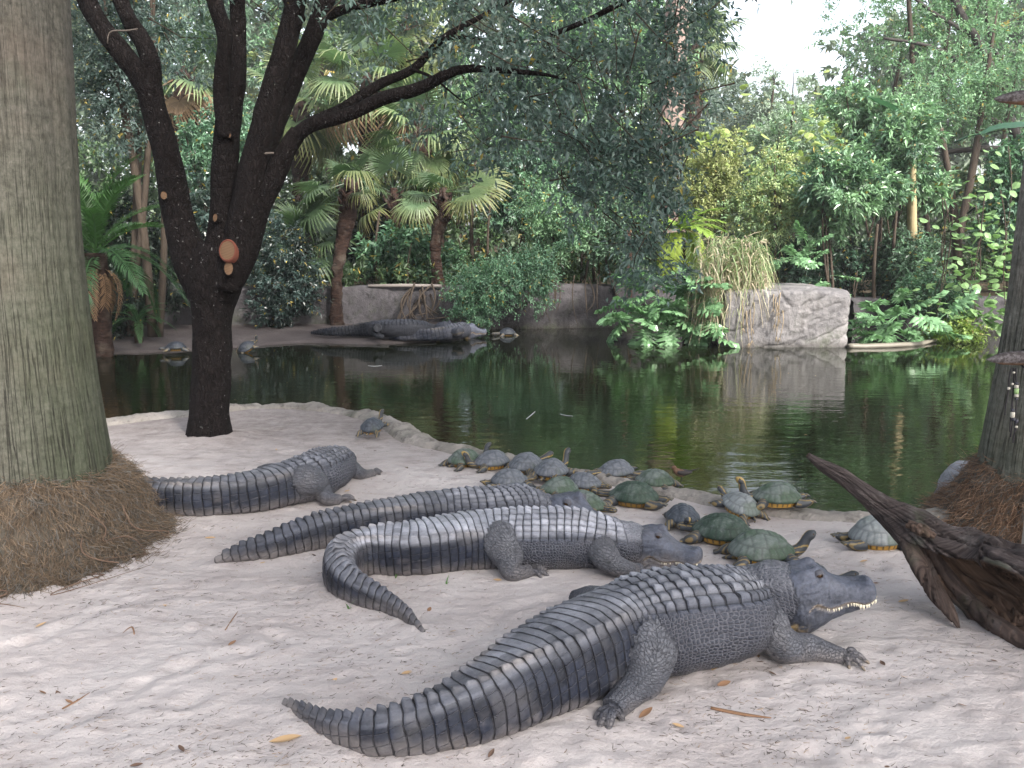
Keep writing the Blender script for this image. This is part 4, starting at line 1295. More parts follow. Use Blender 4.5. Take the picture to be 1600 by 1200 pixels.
def root_mound(root, cx, cy, prof, seed, n_f, a0, a1, tint, z0=-.03):
    """shaggy collar of roots round a palm: a solid core and loose strands over it"""
    rs = np.array([p[0] for p in prof]); zs = np.array([p[1] for p in prof])
    t = np.linspace(0, 1, 70); ti = np.linspace(0, 1, len(rs))
    rr, zz = np.interp(t, ti, rs), np.interp(t, ti, zs)
    for _ in range(3):
        rr = np.convolve(np.pad(rr, 3, mode='edge'), np.ones(7) / 7, 'valid'); zz = np.convolve(np.pad(zz, 3, mode='edge'), np.ones(7) / 7, 'valid')
    a = np.linspace(0, 2 * np.pi, 180, endpoint=False)
    Ag = np.repeat(a[None], 70, 0)
    lump = fbm(np.stack([np.cos(Ag) * 2.2, np.sin(Ag) * 2.2, np.repeat(zz[:, None], 180, 1) * 3], -1).reshape(-1, 3), 4, seed).reshape(Ag.shape)
    R = rr[:, None] * (1 + .10 * lump); H = zz[:, None] * (1 + .16 * lump) + .02 * lump
    V = np.stack([cx + R * np.cos(Ag), cy + R * np.sin(Ag), H], -1)
    V = V + (0.025 * fbm(V.reshape(-1, 3) * 12, 3, seed + 2)).reshape(70, 180, 1) * np.array([1, 1, .6])
    m = Mat('root_fibre', rough=.95, spec=.1)
    p = m.pos()
    st = m.noise(m.scale(p, (30, 30, 9)), 1.0, 4, .7)
    c = m.mix(m.mapr(st, .3, .7), tuple(v * .35 for v in tint), tint)
    c = m.mix(m.mapr(m.noise(p, 3, 4), .45, .65, 0, .7), c, (.08, .077, .068))
    m.set(Base_Color=c); m.bump(st, 1.0, .03)
    part('root_mound', V.reshape(-1, 3), grid_faces(70, 180, True)[:, ::-1], m.m, root)
    g = np.random.default_rng(seed)
    ia = g.uniform(a0, a1, n_f); it = g.uniform(.02, 1, n_f) ** .8
    ii = np.clip((it * 68).astype(int), 0, 67); ja = ((ia / (2 * np.pi)) % 1 * 180).astype(int) % 180
    P = V[ii, ja]; dn = nrm(V[ii + 1, ja] - V[ii, ja])
    out = nrm(np.stack([np.cos(ia), np.sin(ia), 0 * ia + .25], 1))
    dr = nrm(dn + out * g.uniform(-.05, .35, (n_f, 1)) + g.normal(0, .33, (n_f, 3)))
    fv, ff, own = fibres(P + out * .004, dr, .085, .0021, .45, seed + 1)
    tone = g.uniform(.45, 1.25, n_f)
    grey = (g.random(n_f) < .3)[:, None]
    cc = np.where(grey, np.array([.13, .12, .108]), np.array(tint) * 1.25) * tone[:, None]
    fm = Mat('root_strand', rough=.9, spec=.15); fm.set(Base_Color=fm.attr('col'))
    part('root_strands', fv, ff, fm.m, root, col=cc[own], kind='stuff')
    return V


def build_palms_near():
    # left: a thick grey trunk
    cx, cy = -2.77, 4.78
    root = thing('palm_tree', 'thick grey palm trunk at the left edge, mossy green on its right side', 'palm tree', (cx, cy, 0))
    bark = palm_bark('grey_palm_bark', (.088, .082, .072), (1.0, .22, 1.2, 2.6))
    V, F = palm_trunk(cx, cy, [(.30, .53), (.5, .51), (.8, .47), (1.2, .445), (1.7, .435), (2.3, .455), (3.2, .47), (5, .45), (8, .40)], 3)
    part('trunk', V, F, bark, root)
    root_mound(root, cx, cy, [(.40, .50), (.50, .45), (.57, .39), (.625, .29), (.66, .17), (.69, .09), (.74, .045), (.82, .02), (.90, -.04)], 5, 15000, -2.9, .9, (.125, .092, .065))
    # long loose roots on the mound
    fm = Mat('loose_root', rough=.9, color=(.11, .07, .05)).m
    for k in range(12):
        a0 = random.uniform(-2.2, .1); r0 = random.uniform(.56, .9)
        pts = []
        for q in range(5):
            rq = r0 + q * .08 * random.uniform(.3, 1.2); aq = a0 + q * random.uniform(-.10, .12)
            zq = np.interp(rq, [.5, .62, .72, .82, 1.0, 1.2], [.46, .35, .14, .05, .03, .015]) + .025
            pts.append((cx + rq * math.cos(aq), cy + rq * math.sin(aq), zq))
        V, F = tube(pts, [.003, .0034, .003, .0026, .001], 5, n=16)
        part('loose_root', V, F, fm, root)
    MOUNDS.append((cx, cy, 1.15, .03))
    # right: narrower trunk at the frame edge
    cx, cy = 3.36, 5.25
    root = thing('palm_tree', 'ringed grey palm trunk at the right edge with carved wood tied across it', 'palm tree', (cx, cy, 0))
    bark = palm_bark('ringed_palm_bark', (.25, .235, .215), (-1.0, -.05, .5, 1.7))
    V, F = palm_trunk(cx, cy, [(-.1, .50), (.15, .49), (.4, .47), (.8, .42), (1.3, .385), (1.9, .365), (2.6, .345), (4, .31), (7, .28)], 11)
    part('trunk', V, F, bark, root)
    root_mound(root, cx, cy, [(.40, .40), (.47, .36), (.53, .27), (.58, .17), (.63, .09), (.69, .03), (.76, -.04)], 9, 4500, 2.0, 5.0, (.19, .12, .08))
    # grey boulder behind its foot
    b = Z(1545, 800, .05) + np.array([.34, .85, -.14])
    V, F = ball(b, (.24, .24, .24), 40, 60)
    V = V + (nrm(V - b) * (.05 * fbm(V * 3.5, 4, 3) + .015 * fbm(V * 14, 3, 5))[:, None])
    tag(obj('boulder', mesh('boulder', V - b, F), rock_mat('grey_boulder', (.22, .22, .24), (.32, .32, .35), (.14, .14, .15)), loc=tuple(b)), 'smooth grey boulder behind the roots of the right palm', 'boulder')
    # thin pole in front of the right palm with rope wound on it
    pm = Mat('weathered_pole', rough=.85)
    pm.set(Base_Color=pm.mix(pm.noise(pm.scale(pm.pos(), (8, 8, .8)), 3, 4), (.20, .18, .16), (.34, .32, .29)))
    pb, pt = Z(1606, 862, 0.0), None
    X0, Y0 = pb[0], pb[1]
    root = thing('wooden_pole', 'thin weathered pole in front of the right palm at the frame edge', 'pole', (X0, Y0, 0))
    V, F = tube([(X0, Y0, -.1), (X0 + .01, Y0, 1.6), (X0 + .02, Y0, 3.4)], [.035, .033, .03], 12, n=30)
    part('shaft', V, F, pm.m, root)
    rp = Mat('grey_rope', rough=.9, color=(.22, .21, .20)).m
    z0, z1 = D(1600, 742, Y0)[2], D(1600, 655, Y0)[2]
    h = np.linspace(0, 1, 420)
    turns = 22
    pts = np.stack([X0 + .042 * np.cos(h * turns * 2 * np.pi), Y0 + .042 * np.sin(h * turns * 2 * np.pi), z0 + (z1 - z0) * h], 1)
    V, F = tube(pts, np.full(len(pts), .0075), 6)
    part('rope_binding', V, F, rp, root)


def build_charms():
    """carved dark wooden spindles tied across the right palm, the lower one hung with beads"""
    wm = Mat('charred_wood', rough=.75, spec=.3)
    p = wm.pos()
    n = wm.noise(p, 45, 4, .7)
    zz = wm.sep(p)[2]
    c = wm.mix(wm.mapr(n, .45, .65), (.035, .028, .028), (.13, .12, .125))
    c = wm.mix(wm.mapr(zz, -.022, -.010, .85, 0.), c, (.14, .075, .04))
    wm.set(Base_Color=c); wm.bump(n, .6, .006)
    Yc = 4.72
    cord = Mat('black_cord', rough=.8, color=(.018, .016, .018)).m
    for (px, py, px2, lab) in ((1553, 155, 1700, 'upper dark carved wooden spindle pointing left from the right palm'), (1541, 562, 1690, 'lower dark carved wooden spindle on the right palm with beads hanging from it')):
        a, b = D(px, py, Yc), D(px2, py + 1, Yc)
        root = thing('wooden_spindle', lab, 'carved wood', a, 'carved wooden spindles on the right palm')
        L = b[0] - a[0]
        xs = np.array([0, .05, .15, .3, .5, .7, .85, .95, 1])
        rr = np.array([.003, .016, .031, .041, .043, .041, .031, .016, .003])
        V, F = tube([a + np.array([L * x, 0, .010 * math.sin(x * 3.1)]) for x in xs], rr * (.9 if py < 300 else .92), 26, n=90, up0=(0, 0, 1))
        V = V + (.004 * fbm(V * 40, 3, 4))[:, None] * np.array([0, 1, 1])
        part('carved_shaft', V, F, wm.m, root)
        for q in (.40, .45):
            h = np.linspace(0, 2 * np.pi, 30)
            V, F = tube(np.stack([np.full(30, a[0] + L * q), a[1] + .047 * np.cos(h), a[2] + .008 + .047 * np.sin(h)], 1), np.full(30, .006), 6)
            part('binding', V, F, cord, root)
    # strings of beads
    ivory = Mat('ivory_bead', rough=.4, color=(.36, .34, .29)).m
    green = Mat('green_bead', rough=.3, color=(.20, .30, .13)).m
    dark = Mat('dark_bead', rough=.4, color=(.03, .03, .04)).m
    Yb = Yc - .05
    top = D(1584, 572, Yb)
    root = thing('bead_charm', 'dark cords with ivory and green beads hanging below the lower spindle', 'bead charm', top)
    strings = [[(1581, 575), (1577, 590), (1576, 607), (1573, 625), (1570, 648)], [(1584, 575), (1584, 600), (1582, 630), (1582, 660), (1579, 683)], [(1587, 575), (1588, 600), (1588, 630), (1586, 660), (1584, 690)],
               [(1584, 655), (1588, 668), (1584, 680), (1583, 692)], [(1584, 577), (1583, 610), (1580, 640), (1578, 675)]]
    for st in strings:
        V, F = tube([D(x, y, Yb) for x, y in st], np.full(len(st), .0042), 6, n=24)
        part('cord', V, F, cord, root)
    def bead(x, y, r, h, m):
        c_ = D(x, y, Yb - .006)
        V, F = tube([c_ + [0, 0, -h], c_ + [0, 0, -h * .8], c_ + [0, 0, h * .8], c_ + [0, 0, h]], [r * .6, r, r, r * .6], 12, up0=(1, 0, 0))
        part('bead', V, F, m, root)
    for x, y, r, h, m in ((1576, 607, .008, .007, ivory), (1588, 599, .010, .006, dark), (1588, 604, .012, .009, ivory), (1588, 611, .0125, .016, green), (1588, 618, .012, .008, ivory),
                          (1588, 623, .009, .006, dark), (1582, 641, .010, .008, dark), (1582, 648, .012, .016, ivory), (1583, 655, .011, .008, dark), (1588, 658, .010, .012, dark), (1588, 667, .008, .006, ivory), (1582, 600, .006, .006, ivory), (1584, 582, .007, .005, ivory)):
        bead(x, y, r, h, m)


def build_driftwood():
    m = Mat('driftwood', rough=.85, spec=.25)
    p = m.pos('Generated')
    gu = m.n('Attribute', attribute_name='gu').outputs['Vector']
    s, w, inn = m.sep(gu)
    gv = m.n('CombineXYZ', {0: m.math('MULTIPLY', s, 3.0), 1: m.math('MULTIPLY', w, 34.0), 2: 0.0}).outputs[0]
    grain = m.noise(gv, 1.0, 6, .7)
    o = m.pos()
    n = m.noise(o, 9, 5, .65)
    c = m.mix(m.mapr(grain, .35, .68), (.012, .009, .009), (.070, .055, .053))
    c = m.mix(m.mapr(n, .55, .68, 0, .5), c, (.105, .095, .093))
    c = m.mix(m.mapr(m.noise(o, 5, 4), .58, .7, 0, .5), c, (.07, .085, .05))
    ci = m.mix(m.mapr(grain, .35, .65), (.028, .017, .013), (.13, .082, .058))
    c = m.mix(inn, c, ci)
    m.set(Base_Color=c)
    m.bump(m.math('ADD', grain, m.math('MULTIPLY', n, .5)), 1.0, .012)
    tip = D(1262, 711, 4.15)
    core = [(tip, .013), (D(1285, 727, 4.14), .027), (D(1318, 746, 4.12), .037), (D(1352, 772, 4.09), .046), (D(1390, 800, 4.05), .064), (D(1430, 828, 4.0), .105), (D(1475, 866, 3.95), .150),
            (D(1530, 897, 3.86), .19), (D(1590, 928, 3.70), .215), (D(1660, 965, 3.58), .22), (D(1740, 1005, 3.45), .22)]
    P = np.array([c[0] for c in core]); R = np.array([c[1] for c in core])
    Q = spline(np.concatenate([P, R[:, None]], 1), ds=.008)
    C, r = Q[:, :3], Q[:, 3]
    T, U, S = frames(C)
    k = len(C); ma = 120
    ss = np.concatenate([[0], np.cumsum(np.linalg.norm(np.diff(C, axis=0), axis=1))]); sn = ss / ss[-1]
    # outer shell: a bent sheet of wood, open toward the viewer's left and below
    view = nrm((CAM - C)); down = np.array([0, 0, -1.0])
    opn = nrm(view * .75 + down * .55 + np.array([-.55, 0, 0]))
    opn = nrm(opn - T * np.sum(opn * T, 1, keepdims=True)); B = np.cross(T, opn)
    gap = np.interp(sn, [0, .38, .44, .55, .8, 1], [0.02, .02, .55, .95, 1.05, 1.05])
    a = np.linspace(-1, 1, ma)
    ang = np.pi + a[None] * (np.pi - gap[:, None])
    q = np.stack([np.repeat(sn[:, None], ma, 1) * 16, np.cos(ang) * 2, np.sin(ang) * 2], -1).reshape(-1, 3)
    lump = fbm(q * .7, 4, 3).reshape(k, ma); ridg = np.abs(fbm(q * np.array([.35, 3.0, 3.0]), 3, 8)).reshape(k, ma)
    Ro = r[:, None] * (1 + .30 * lump - .30 * gauss(ridg, .06))
    dirs = np.cos(ang)[..., None] * opn[:, None] + np.sin(ang)[..., None] * B[:, None]
    out = C[:, None] + Ro[..., None] * dirs
    th = np.minimum(.030, r * .45)[:, None] * (1 + .4 * lump)
    inn_ = C[:, None] + (Ro - np.where(gap[:, None] > .1, th, np.minimum(th, r[:, None] * .4)))[..., None] * dirs
    V = np.concatenate([out.reshape(-1, 3), inn_.reshape(-1, 3)])
    g = grid_faces(k, ma); o2 = k * ma
    i = np.arange(k - 1)
    e1 = np.stack([i * ma, (i + 1) * ma, o2 + (i + 1) * ma, o2 + i * ma], 1); e2 = np.stack([(i + 1) * ma + ma - 1, i * ma + ma - 1, o2 + i * ma + ma - 1, o2 + (i + 1) * ma + ma - 1], 1)
    j = np.arange(ma - 1)
    e3 = np.stack([j + 1, j, o2 + j, o2 + j + 1], 1); e4 = np.stack([(k - 1) * ma + j, (k - 1) * ma + j + 1, o2 + (k - 1) * ma + j + 1, o2 + (k - 1) * ma + j], 1)
    F = [np.concatenate([g, g[:, ::-1] + o2, e1, e2, e3, e4])]
    gu_ = np.stack([np.repeat(ss, ma), (ang * r[:, None]).ravel(), 0 * ang.ravel()], 1)
    gu_ = np.concatenate([gu_, gu_ + [0, 0, 1.0]])
    root = thing('driftwood_log', 'weathered hollow driftwood log at right, its pointed tip raised to the left', 'driftwood', (P[6][0], P[6][1], 0))
    part('hollow_trunk', V, F, m.m, root, attrs={'gu': gu_})
    # prongs hanging down to the sand
    def prong(pts, rad, seed, flat, inner=.35):
        V, F = tube(pts, rad, 40, ds=.008, squash=flat)
        n_ = fbm(V * np.array([7, 7, 4.0]), 4, seed); rg = np.abs(fbm(V * np.array([22, 22, 5.0]), 3, seed + 3))
        c0 = np.array(pts).mean(0)
        V = V + nrm(V - c0) * (.020 * n_ - .018 * gauss(rg, .07))[:, None]
        gg = np.stack([V[:, 2] * 1.2, np.arctan2(V[:, 0] - c0[0], V[:, 1] - c0[1]) * .12, np.full(len(V), inner)], 1)
        part('prong', V, F, m.m, root, attrs={'gu': gg})
    prong([D(1410, 822, 4.0), D(1424, 852, 3.96), D(1442, 888, 3.90), D(1464, 928, 3.83), D(1484, 956, 3.77), D(1498, 982, 3.72)], [.042, .056, .056, .05, .036, .008], 3, .75)
    prong([D(1436, 838, 4.02), D(1462, 876, 4.0), D(1500, 925, 3.9), D(1540, 965, 3.76), D(1585, 996, 3.6), D(1640, 1030, 3.46)], [.03, .045, .055, .06, .06, .05], 7, .7)
    prong([D(1418, 818, 3.93), D(1440, 828, 3.89), D(1460, 838, 3.86)], [.026, .034, .016], 17, .7, .7)


def oak_bark():
    m = Mat('black_oak_bark', rough=.85, spec=.08)
    p = m.pos()
    v = m.scale(m.mix(.10, p, m.noise(p, 9, 4, .6, 1)), (46, 46, 11))
    f = m.n('TexVoronoi', {'Vector': v, 'Scale': 1.0}, feature='DISTANCE_TO_EDGE').outputs['Distance']
    n = m.noise(p, 18, 6, .7)
    c = m.mix(m.mapr(n, .3, .7), (.005, .004, .004), (.017, .0135, .0135))
    c = m.mix(m.mapr(f, 0, .12, .6, 0), c, (.006, .005, .005))
    lich = m.math('MULTIPLY', m.mapr(m.noise(p, 38, 2, .5), .70, .74), m.mapr(m.noise(p, 3.0, 3), .42, .6))
    c = m.mix(m.math('MULTIPLY', lich, .7), c, (.30, .30, .29))
    m.set(Base_Color=c)
    m.bump(m.math('ADD', m.mapr(f, 0, .2), m.math('MULTIPLY', n, 1.2)), .9, .011)
    return m.m


OAK_Y = 7.65


def limb_px(pts, Y0=OAK_Y, dY=0.0, m=18, ds=.035, rs=1.0, seed=0, amp=.06):
    n = len(pts)
    P = [D(p[0], p[1], Y0 + dY * i / max(1, n - 1)) for i, p in enumerate(pts)]
    R = [p[2] * OAK_Y * 1.0 / FPX * rs for p in pts]
    V, F = tube(P, R, m, ds=ds)
    return V + 0, F


def rough_bark(V, seed, a):
    return V + a * np.stack([fbm(V * np.array([14, 14, 5.0]), 3, seed), fbm(V * np.array([14, 14, 5.0]) + 40, 3, seed), 0 * V[:, 0]], 1) + a * .8 * np.stack([fbm(V * 4, 3, seed + 4), fbm(V * 4 + 9, 3, seed + 4), 0 * V[:, 0]], 1)


def build_oak_wood():
    bark = oak_bark()
    base = Z(328, 683, 0)
    root = thing('oak_tree', 'black barked oak with several stems standing on the sand at left', 'oak tree', (base[0], base[1], 0))
    Y0 = base[1]
    V, F = tube([D(327, 715, Y0), D(327, 684, Y0), D(327, 655, Y0), D(329, 600, Y0), D(331, 540, Y0), D(333, 480, Y0), D(336, 430, Y0), D(345, 385, Y0)],
                np.array([50, 38, 31.5, 30, 29.5, 33, 44, 34]) * Y0 / FPX, 48, ds=.02)
    part('trunk', rough_bark(V, 3, .016), F, bark, root)
    limbs = [
        ([(322, 470, 24), (305, 420, 32), (287, 370, 27), (273, 310, 24), (262, 250, 22), (246, 190, 20), (232, 135, 20)], 0, -.1, 28),
        ([(236, 150, 19), (215, 115, 17), (192, 85, 17), (165, 50, 15), (140, 10, 15), (120, -40, 14), (90, -120, 12)], -.1, -.2, 22),
        ([(232, 140, 18), (236, 105, 15), (228, 75, 14), (208, 40, 13), (190, 5, 13), (178, -50, 12), (170, -130, 10)], -.1, .2, 22),
        ([(343, 470, 24), (347, 410, 32), (349, 350, 24), (350, 290, 21), (353, 230, 21), (356, 190, 20)], -.05, 0, 28),
        ([(352, 215, 12), (346, 150, 12.5), (348, 95, 12), (350, 50, 12), (336, 5, 12), (322, -60, 11)], -.1, -.2, 20),
        ([(360, 215, 14), (367, 160, 14), (371, 100, 14), (371, 40, 13), (370, -20, 13), (372, -120, 12)], .05, .2, 20),
        ([(352, 450, 22), (370, 390, 25), (382, 330, 23), (392, 280, 22), (405, 220, 20), (420, 160, 18), (438, 100, 17), (455, 40, 16), (466, -20, 15), (480, -120, 13)], -.12, -.3, 26),
        ([(388, 310, 18), (405, 255, 18), (428, 195, 18), (452, 140, 16), (478, 80, 15), (497, 35, 16), (512, -10, 15), (540, -100, 13)], .12, .4, 24),
        ([(494, 38, 9), (520, 22, 8), (560, 8, 7.5), (600, 0, 7), (650, -15, 6)], .4, .3, 14),
        ([(470, 30, 8), (455, 8, 9), (440, -20, 9)], -.2, 0, 12),
        ([(362, 440, 20), (382, 395, 22), (396, 350, 19), (412, 310, 17.5), (432, 270, 17), (448, 235, 15), (466, 206, 13.5)], -.1, -.2, 24),
        ([(462, 212, 12), (482, 197, 11.5), (520, 186, 11), (560, 172, 10.5), (600, 153, 10.5), (640, 143, 10), (680, 126, 8.5), (715, 110, 7), (760, 108, 5), (810, 112, 4), (860, 118, 2.5), (900, 130, 1.2)], -.2, -.6, 16),
        ([(462, 210, 10), (490, 190, 9), (530, 172, 8.5), (570, 146, 8), (610, 124, 7.5), (648, 106, 7), (672, 80, 6), (700, 55, 5.5), (735, 35, 4.5), (780, 10, 4), (830, -20, 3)], -.2, .3, 14),
        ([(690, 62, 4), (720, 58, 3), (760, 62, 2.5), (800, 70, 1.5)], .1, .2, 8),
        ([(640, 108, 3), (670, 118, 2.4), (700, 140, 1.6), (730, 165, 1)], -.1, -.1, 8),
        ([(860, 55, 4), (910, 35, 4), (960, 10, 4.5), (1000, -12, 5)], -.4, -.3, 10),
    ]
    for pts, a, b, mm in limbs:
        V, F = limb_px(pts, Y0 + a, b - a, mm, rs=.93 * Y0 / OAK_Y)
        part('limb', rough_bark(V, len(pts), .010 if pts[0][2] > 10 else .003), F, bark, root)
    # sawn off stubs
    cut = Mat('sawn_wood', rough=.8)
    q = cut.pos()
    rings = cut.n('TexWave', {'Vector': q, 'Scale': 26.0, 'Distortion': 2.0, 'Detail': 2.0}, wave_type='RINGS', rings_direction='Y').outputs[0]
    cut.set(Base_Color=cut.mix(rings, (.07, .037, .019), (.115, .068, .037)))
    red = Mat('red_bark', rough=.85, color=(.10, .03, .018)).m
    for px, py, rw, rh, tilt, dep in ((355, 391, 11, 14, -.05, .30), (357, 419, 6.5, 10, .05, .29), (256, 305, 4.5, 6, .35, .20), (336, 340, 4.5, 6, -.4, .19), (357, 211, 4, 4, 0, .14), (447, 258, 3, 4, .4, .12)):
        c = D(px, py, Y0 - dep)
        n = nrm(np.array([[tilt, -1, .22]]))[0]
        ux = nrm(np.cross([0, 0, 1], n)[None])[0]; uz = np.cross(n, ux)
        a = np.linspace(0, 2 * np.pi, 28, endpoint=False)
        s = Y0 / FPX
        ring = lambda k, o: c + n * o + (np.cos(a)[:, None] * ux * rw + np.sin(a)[:, None] * uz * rh) * s * k
        # collar of bark and the cut face
        Vc = np.concatenate([ring(1.35, -.09), ring(1.22, -.01), ring(1.05, .004), ring(.98, -.004)])
        part('bark_collar', Vc, grid_faces(4, 28, True), red if rw > 8 else bark, root)
        Vf = np.concatenate([ring(1.0, -.003), ring(.6, -.001), ring(.2, 0.0), c[None]])
        f3 = np.stack([np.arange(28) + 56, (np.arange(28) + 1) % 28 + 56, np.full(28, 84)], 1)
        part('sawn_face', Vf, [grid_faces(3, 28, True), f3], cut.m, root)
    tw = Mat('dead_twig', rough=.8, color=(.09, .075, .065)).m
    for pts in ([(392, 242, 1.5), (410, 240, 1.8), (428, 239, 1.5)], [(215, 45, 1), (190, 48, 1.2), (172, 50, 1), (168, 68, 1)]):
        V, F = limb_px(pts, Y0 - .25, 0, 6)
        part('dead_twig', V, F, tw, root)
    # small heap of sand at the foot
    MOUNDS.append((base[0] - .05, base[1] - .1, .5, .05))
    return root
# ------------------------------------------------------------------ leaves
def foliage_mat(name, rough=.45, spec=.35, trans=.3):
    m = Mat(name, rough=rough, spec=spec)
    c = m.attr('col')
    m.set(Base_Color=c)
    tr = m.n('BsdfTranslucent')
    tc = m.mix(1.0, c, (1.05, 1.2, .85), 'MULTIPLY')
    m.link(tc, tr.inputs['Color'])
    mx = m.n('MixShader')
    mx.inputs[0].default_value = trans
    m.t.links.new(m.b.outputs[0], mx.inputs[1]); m.t.links.new(tr.outputs[0], mx.inputs[2])
    out = [n for n in m.t.nodes if n.type == 'OUTPUT_MATERIAL'][0]
    m.t.links.new(mx.outputs[0], out.inputs['Surface'])
    return m.m


LEAF = foliage_mat('leaf', .45, .4, .38)
GLOSSY = foliage_mat('glossy_leaf', .32, .5, .32)
DRYLEAF = foliage_mat('dry_leaf', .8, .15, .2)
WOOD = None


def wood_mat():
    global WOOD
    m = Mat('brown_stem', rough=.9, spec=.15)
    p = m.pos()
    n = m.noise(m.scale(p, (6, 6, 1.5)), 3, 5, .7)
    m.set(Base_Color=m.mix(n, (.018, .014, .011), (.075, .058, .045)))
    m.bump(n, .8, .03)
    WOOD = m.m


wood_mat()


def unit(g, n):
    v = g.normal(size=(n, 3))
    return nrm(v)


def leaves(C, Dv, Un, L, W, droop=.15, wide=False):
    """folded leaf blades: base, two sides, tip (wide leaves get a rounder outline)"""
    N = len(C)
    S = nrm(np.cross(Dv, Un)); Un = np.cross(S, Dv)
    L = L[:, None]; W = W[:, None]
    dz = np.array([0, 0, -1.0]) * L * droop
    if not wide:
        V = np.stack([C, C + Dv * L * .42 + S * W * .5 + Un * W * .18, C + Dv * L + dz, C + Dv * L * .42 - S * W * .5 + Un * W * .18], 1)
        f = np.array([[0, 1, 2], [0, 2, 3]])
        k = 4
    else:
        V = np.stack([C, C + Dv * L * .22 + S * W * .42 + Un * W * .12, C + Dv * L * .62 + S * W * .46 + Un * W * .12 + dz * .4, C + Dv * L + dz,
                      C + Dv * L * .62 - S * W * .46 + Un * W * .12 + dz * .4, C + Dv * L * .22 - S * W * .42 + Un * W * .12], 1)
        f = np.array([[0, 1, 2], [0, 2, 3], [0, 3, 4], [0, 4, 5]])
        k = 6
    F = (f[None] + (np.arange(N) * k)[:, None, None]).reshape(-1, 3)
    return V.reshape(-1, 3), F, k


def clump_leaves(g, cen, out, n_per, twig, L, W, up=.35, spread=.9, wide=False, droop=.15):
    """leaves set along a short twig at every clump centre"""
    N = len(cen)
    td = nrm(out + g.normal(0, .45, (N, 3)) + np.array([0, 0, up * .4]))
    tl = twig * g.uniform(.5, 1.3, N)
    t = g.uniform(-.1, 1, (N, n_per))
    P = cen[:, None] + td[:, None] * (t * tl[:, None])[..., None] + g.normal(0, twig * .10, (N, n_per, 3))
    Dv = nrm(td[:, None] * .6 + g.normal(0, spread, (N, n_per, 3)) * .75)
    Un = nrm(np.array([0, 0, 1.0]) + out[:, None] * .5 + g.normal(0, .55, (N, n_per, 3)))
    P, Dv, Un = P.reshape(-1, 3), Dv.reshape(-1, 3), Un.reshape(-1, 3)
    n = len(P)
    V, F, k = leaves(P, Dv, Un, L * g.uniform(.6, 1.3, n), W * g.uniform(.7, 1.25, n), droop, wide)
    return V, F, k, np.repeat(np.arange(N), n_per)


def leaf_cols(g, own, nc, k, c1, c2, yellow=.03, ycol=(.28, .22, .05), jit=.22):
    a = g.random(nc)[own][:, None]
    c = np.array(c1) * (1 - a) + np.array(c2) * a
    n = len(own)
    c = c * (1 + g.normal(0, jit, (n, 1)).clip(-.6, .8))
    y = (g.random(n) < yellow)[:, None]
    c = np.where(y, np.array(ycol) * g.uniform(.6, 1.2, (n, 1)), c)
    return np.repeat(c.clip(.004, 1), k, 0)


def lobed(g, c, r, nl, n):
    """clump centres on the shells of several lumps filling an ellipsoid"""
    c = np.asarray(c); r = np.asarray(r)
    lc = unit(g, nl) * (g.random((nl, 1)) ** .45) * .72
    lr = g.uniform(.26, .46, nl)
    i = g.integers(0, nl, n * 2)
    d = unit(g, n * 2)
    rad = np.where(g.random(n * 2) < .82, g.uniform(.72, 1.0, n * 2), g.uniform(.2, .75, n * 2))
    P = lc[i] + d * (lr[i] * rad)[:, None]
    deep = np.zeros(n * 2, int)
    for q in range(nl):
        deep += np.linalg.norm(P - lc[q], axis=1) < lr[q] * .55
    keep = np.where((deep == 0) | (g.random(n * 2) < .18))[0][:n]
    return c + P[keep] * r, d[keep], c + lc * r


def px_box(x0, y0, x1, y1, Y, thick):
    c = D((x0 + x1) / 2, (y0 + y1) / 2, Y)
    a, b = D(x0, (y0 + y1) / 2, Y), D(x1, (y0 + y1) / 2, Y)
    t, u = D((x0 + x1) / 2, y0, Y), D((x0 + x1) / 2, y1, Y)
    return c, np.array([(b[0] - a[0]) / 2, thick, (t[2] - u[2]) / 2])


def bush(name, cat, label, box, Y, thick, n, per, LW, c1, c2, seed, mat=None, group=None, nl=9, twig=.30, ground=.55, stems=3, yellow=.03, wide=False, droop=.2, up=.35, jit=.22, stem_r=.05, hang=0.0, over=()):
    g = np.random.default_rng(seed)
    c, r = px_box(*box, Y, thick)
    base = np.array([c[0], c[1], ground])
    root = thing(name, label, cat, base, group)
    P, d, lc = lobed(g, c, r, nl, n)
    for oc, orr, on_ in over:
        P2, d2, _ = lobed(g, oc, orr, nl, on_)
        P = np.concatenate([P, P2]); d = np.concatenate([d, d2])
    if hang:
        d = nrm(d + np.array([0, -.2, -hang]))
    V, F, k, own = clump_leaves(g, P, d, per, twig, LW[0], LW[1], up, wide=wide, droop=droop)
    part('foliage' if cat != 'tree' else 'crown', V, F, mat or LEAF, root, col=leaf_cols(g, own, len(P), k, c1, c2, yellow, jit=jit), smooth=False, kind='stuff')
    for s in range(stems):
        q = lc[g.integers(0, len(lc))]
        b0 = base + np.array([g.uniform(-.3, .3) * r[0], g.uniform(-.1, .1), -.1])
        mid = (b0 + q) / 2 + g.normal(0, .12, 3) * r[0] * .5
        rr = stem_r * g.uniform(.6, 1.2)
        V, F = tube([b0, mid, q, q + (q - mid) * .3], [rr, rr * .8, rr * .5, rr * .15], 8, n=16)
        part('trunk' if cat == 'tree' and s == 0 else ('limb' if cat == 'tree' else 'stem'), V, F, WOOD, root)
    return root


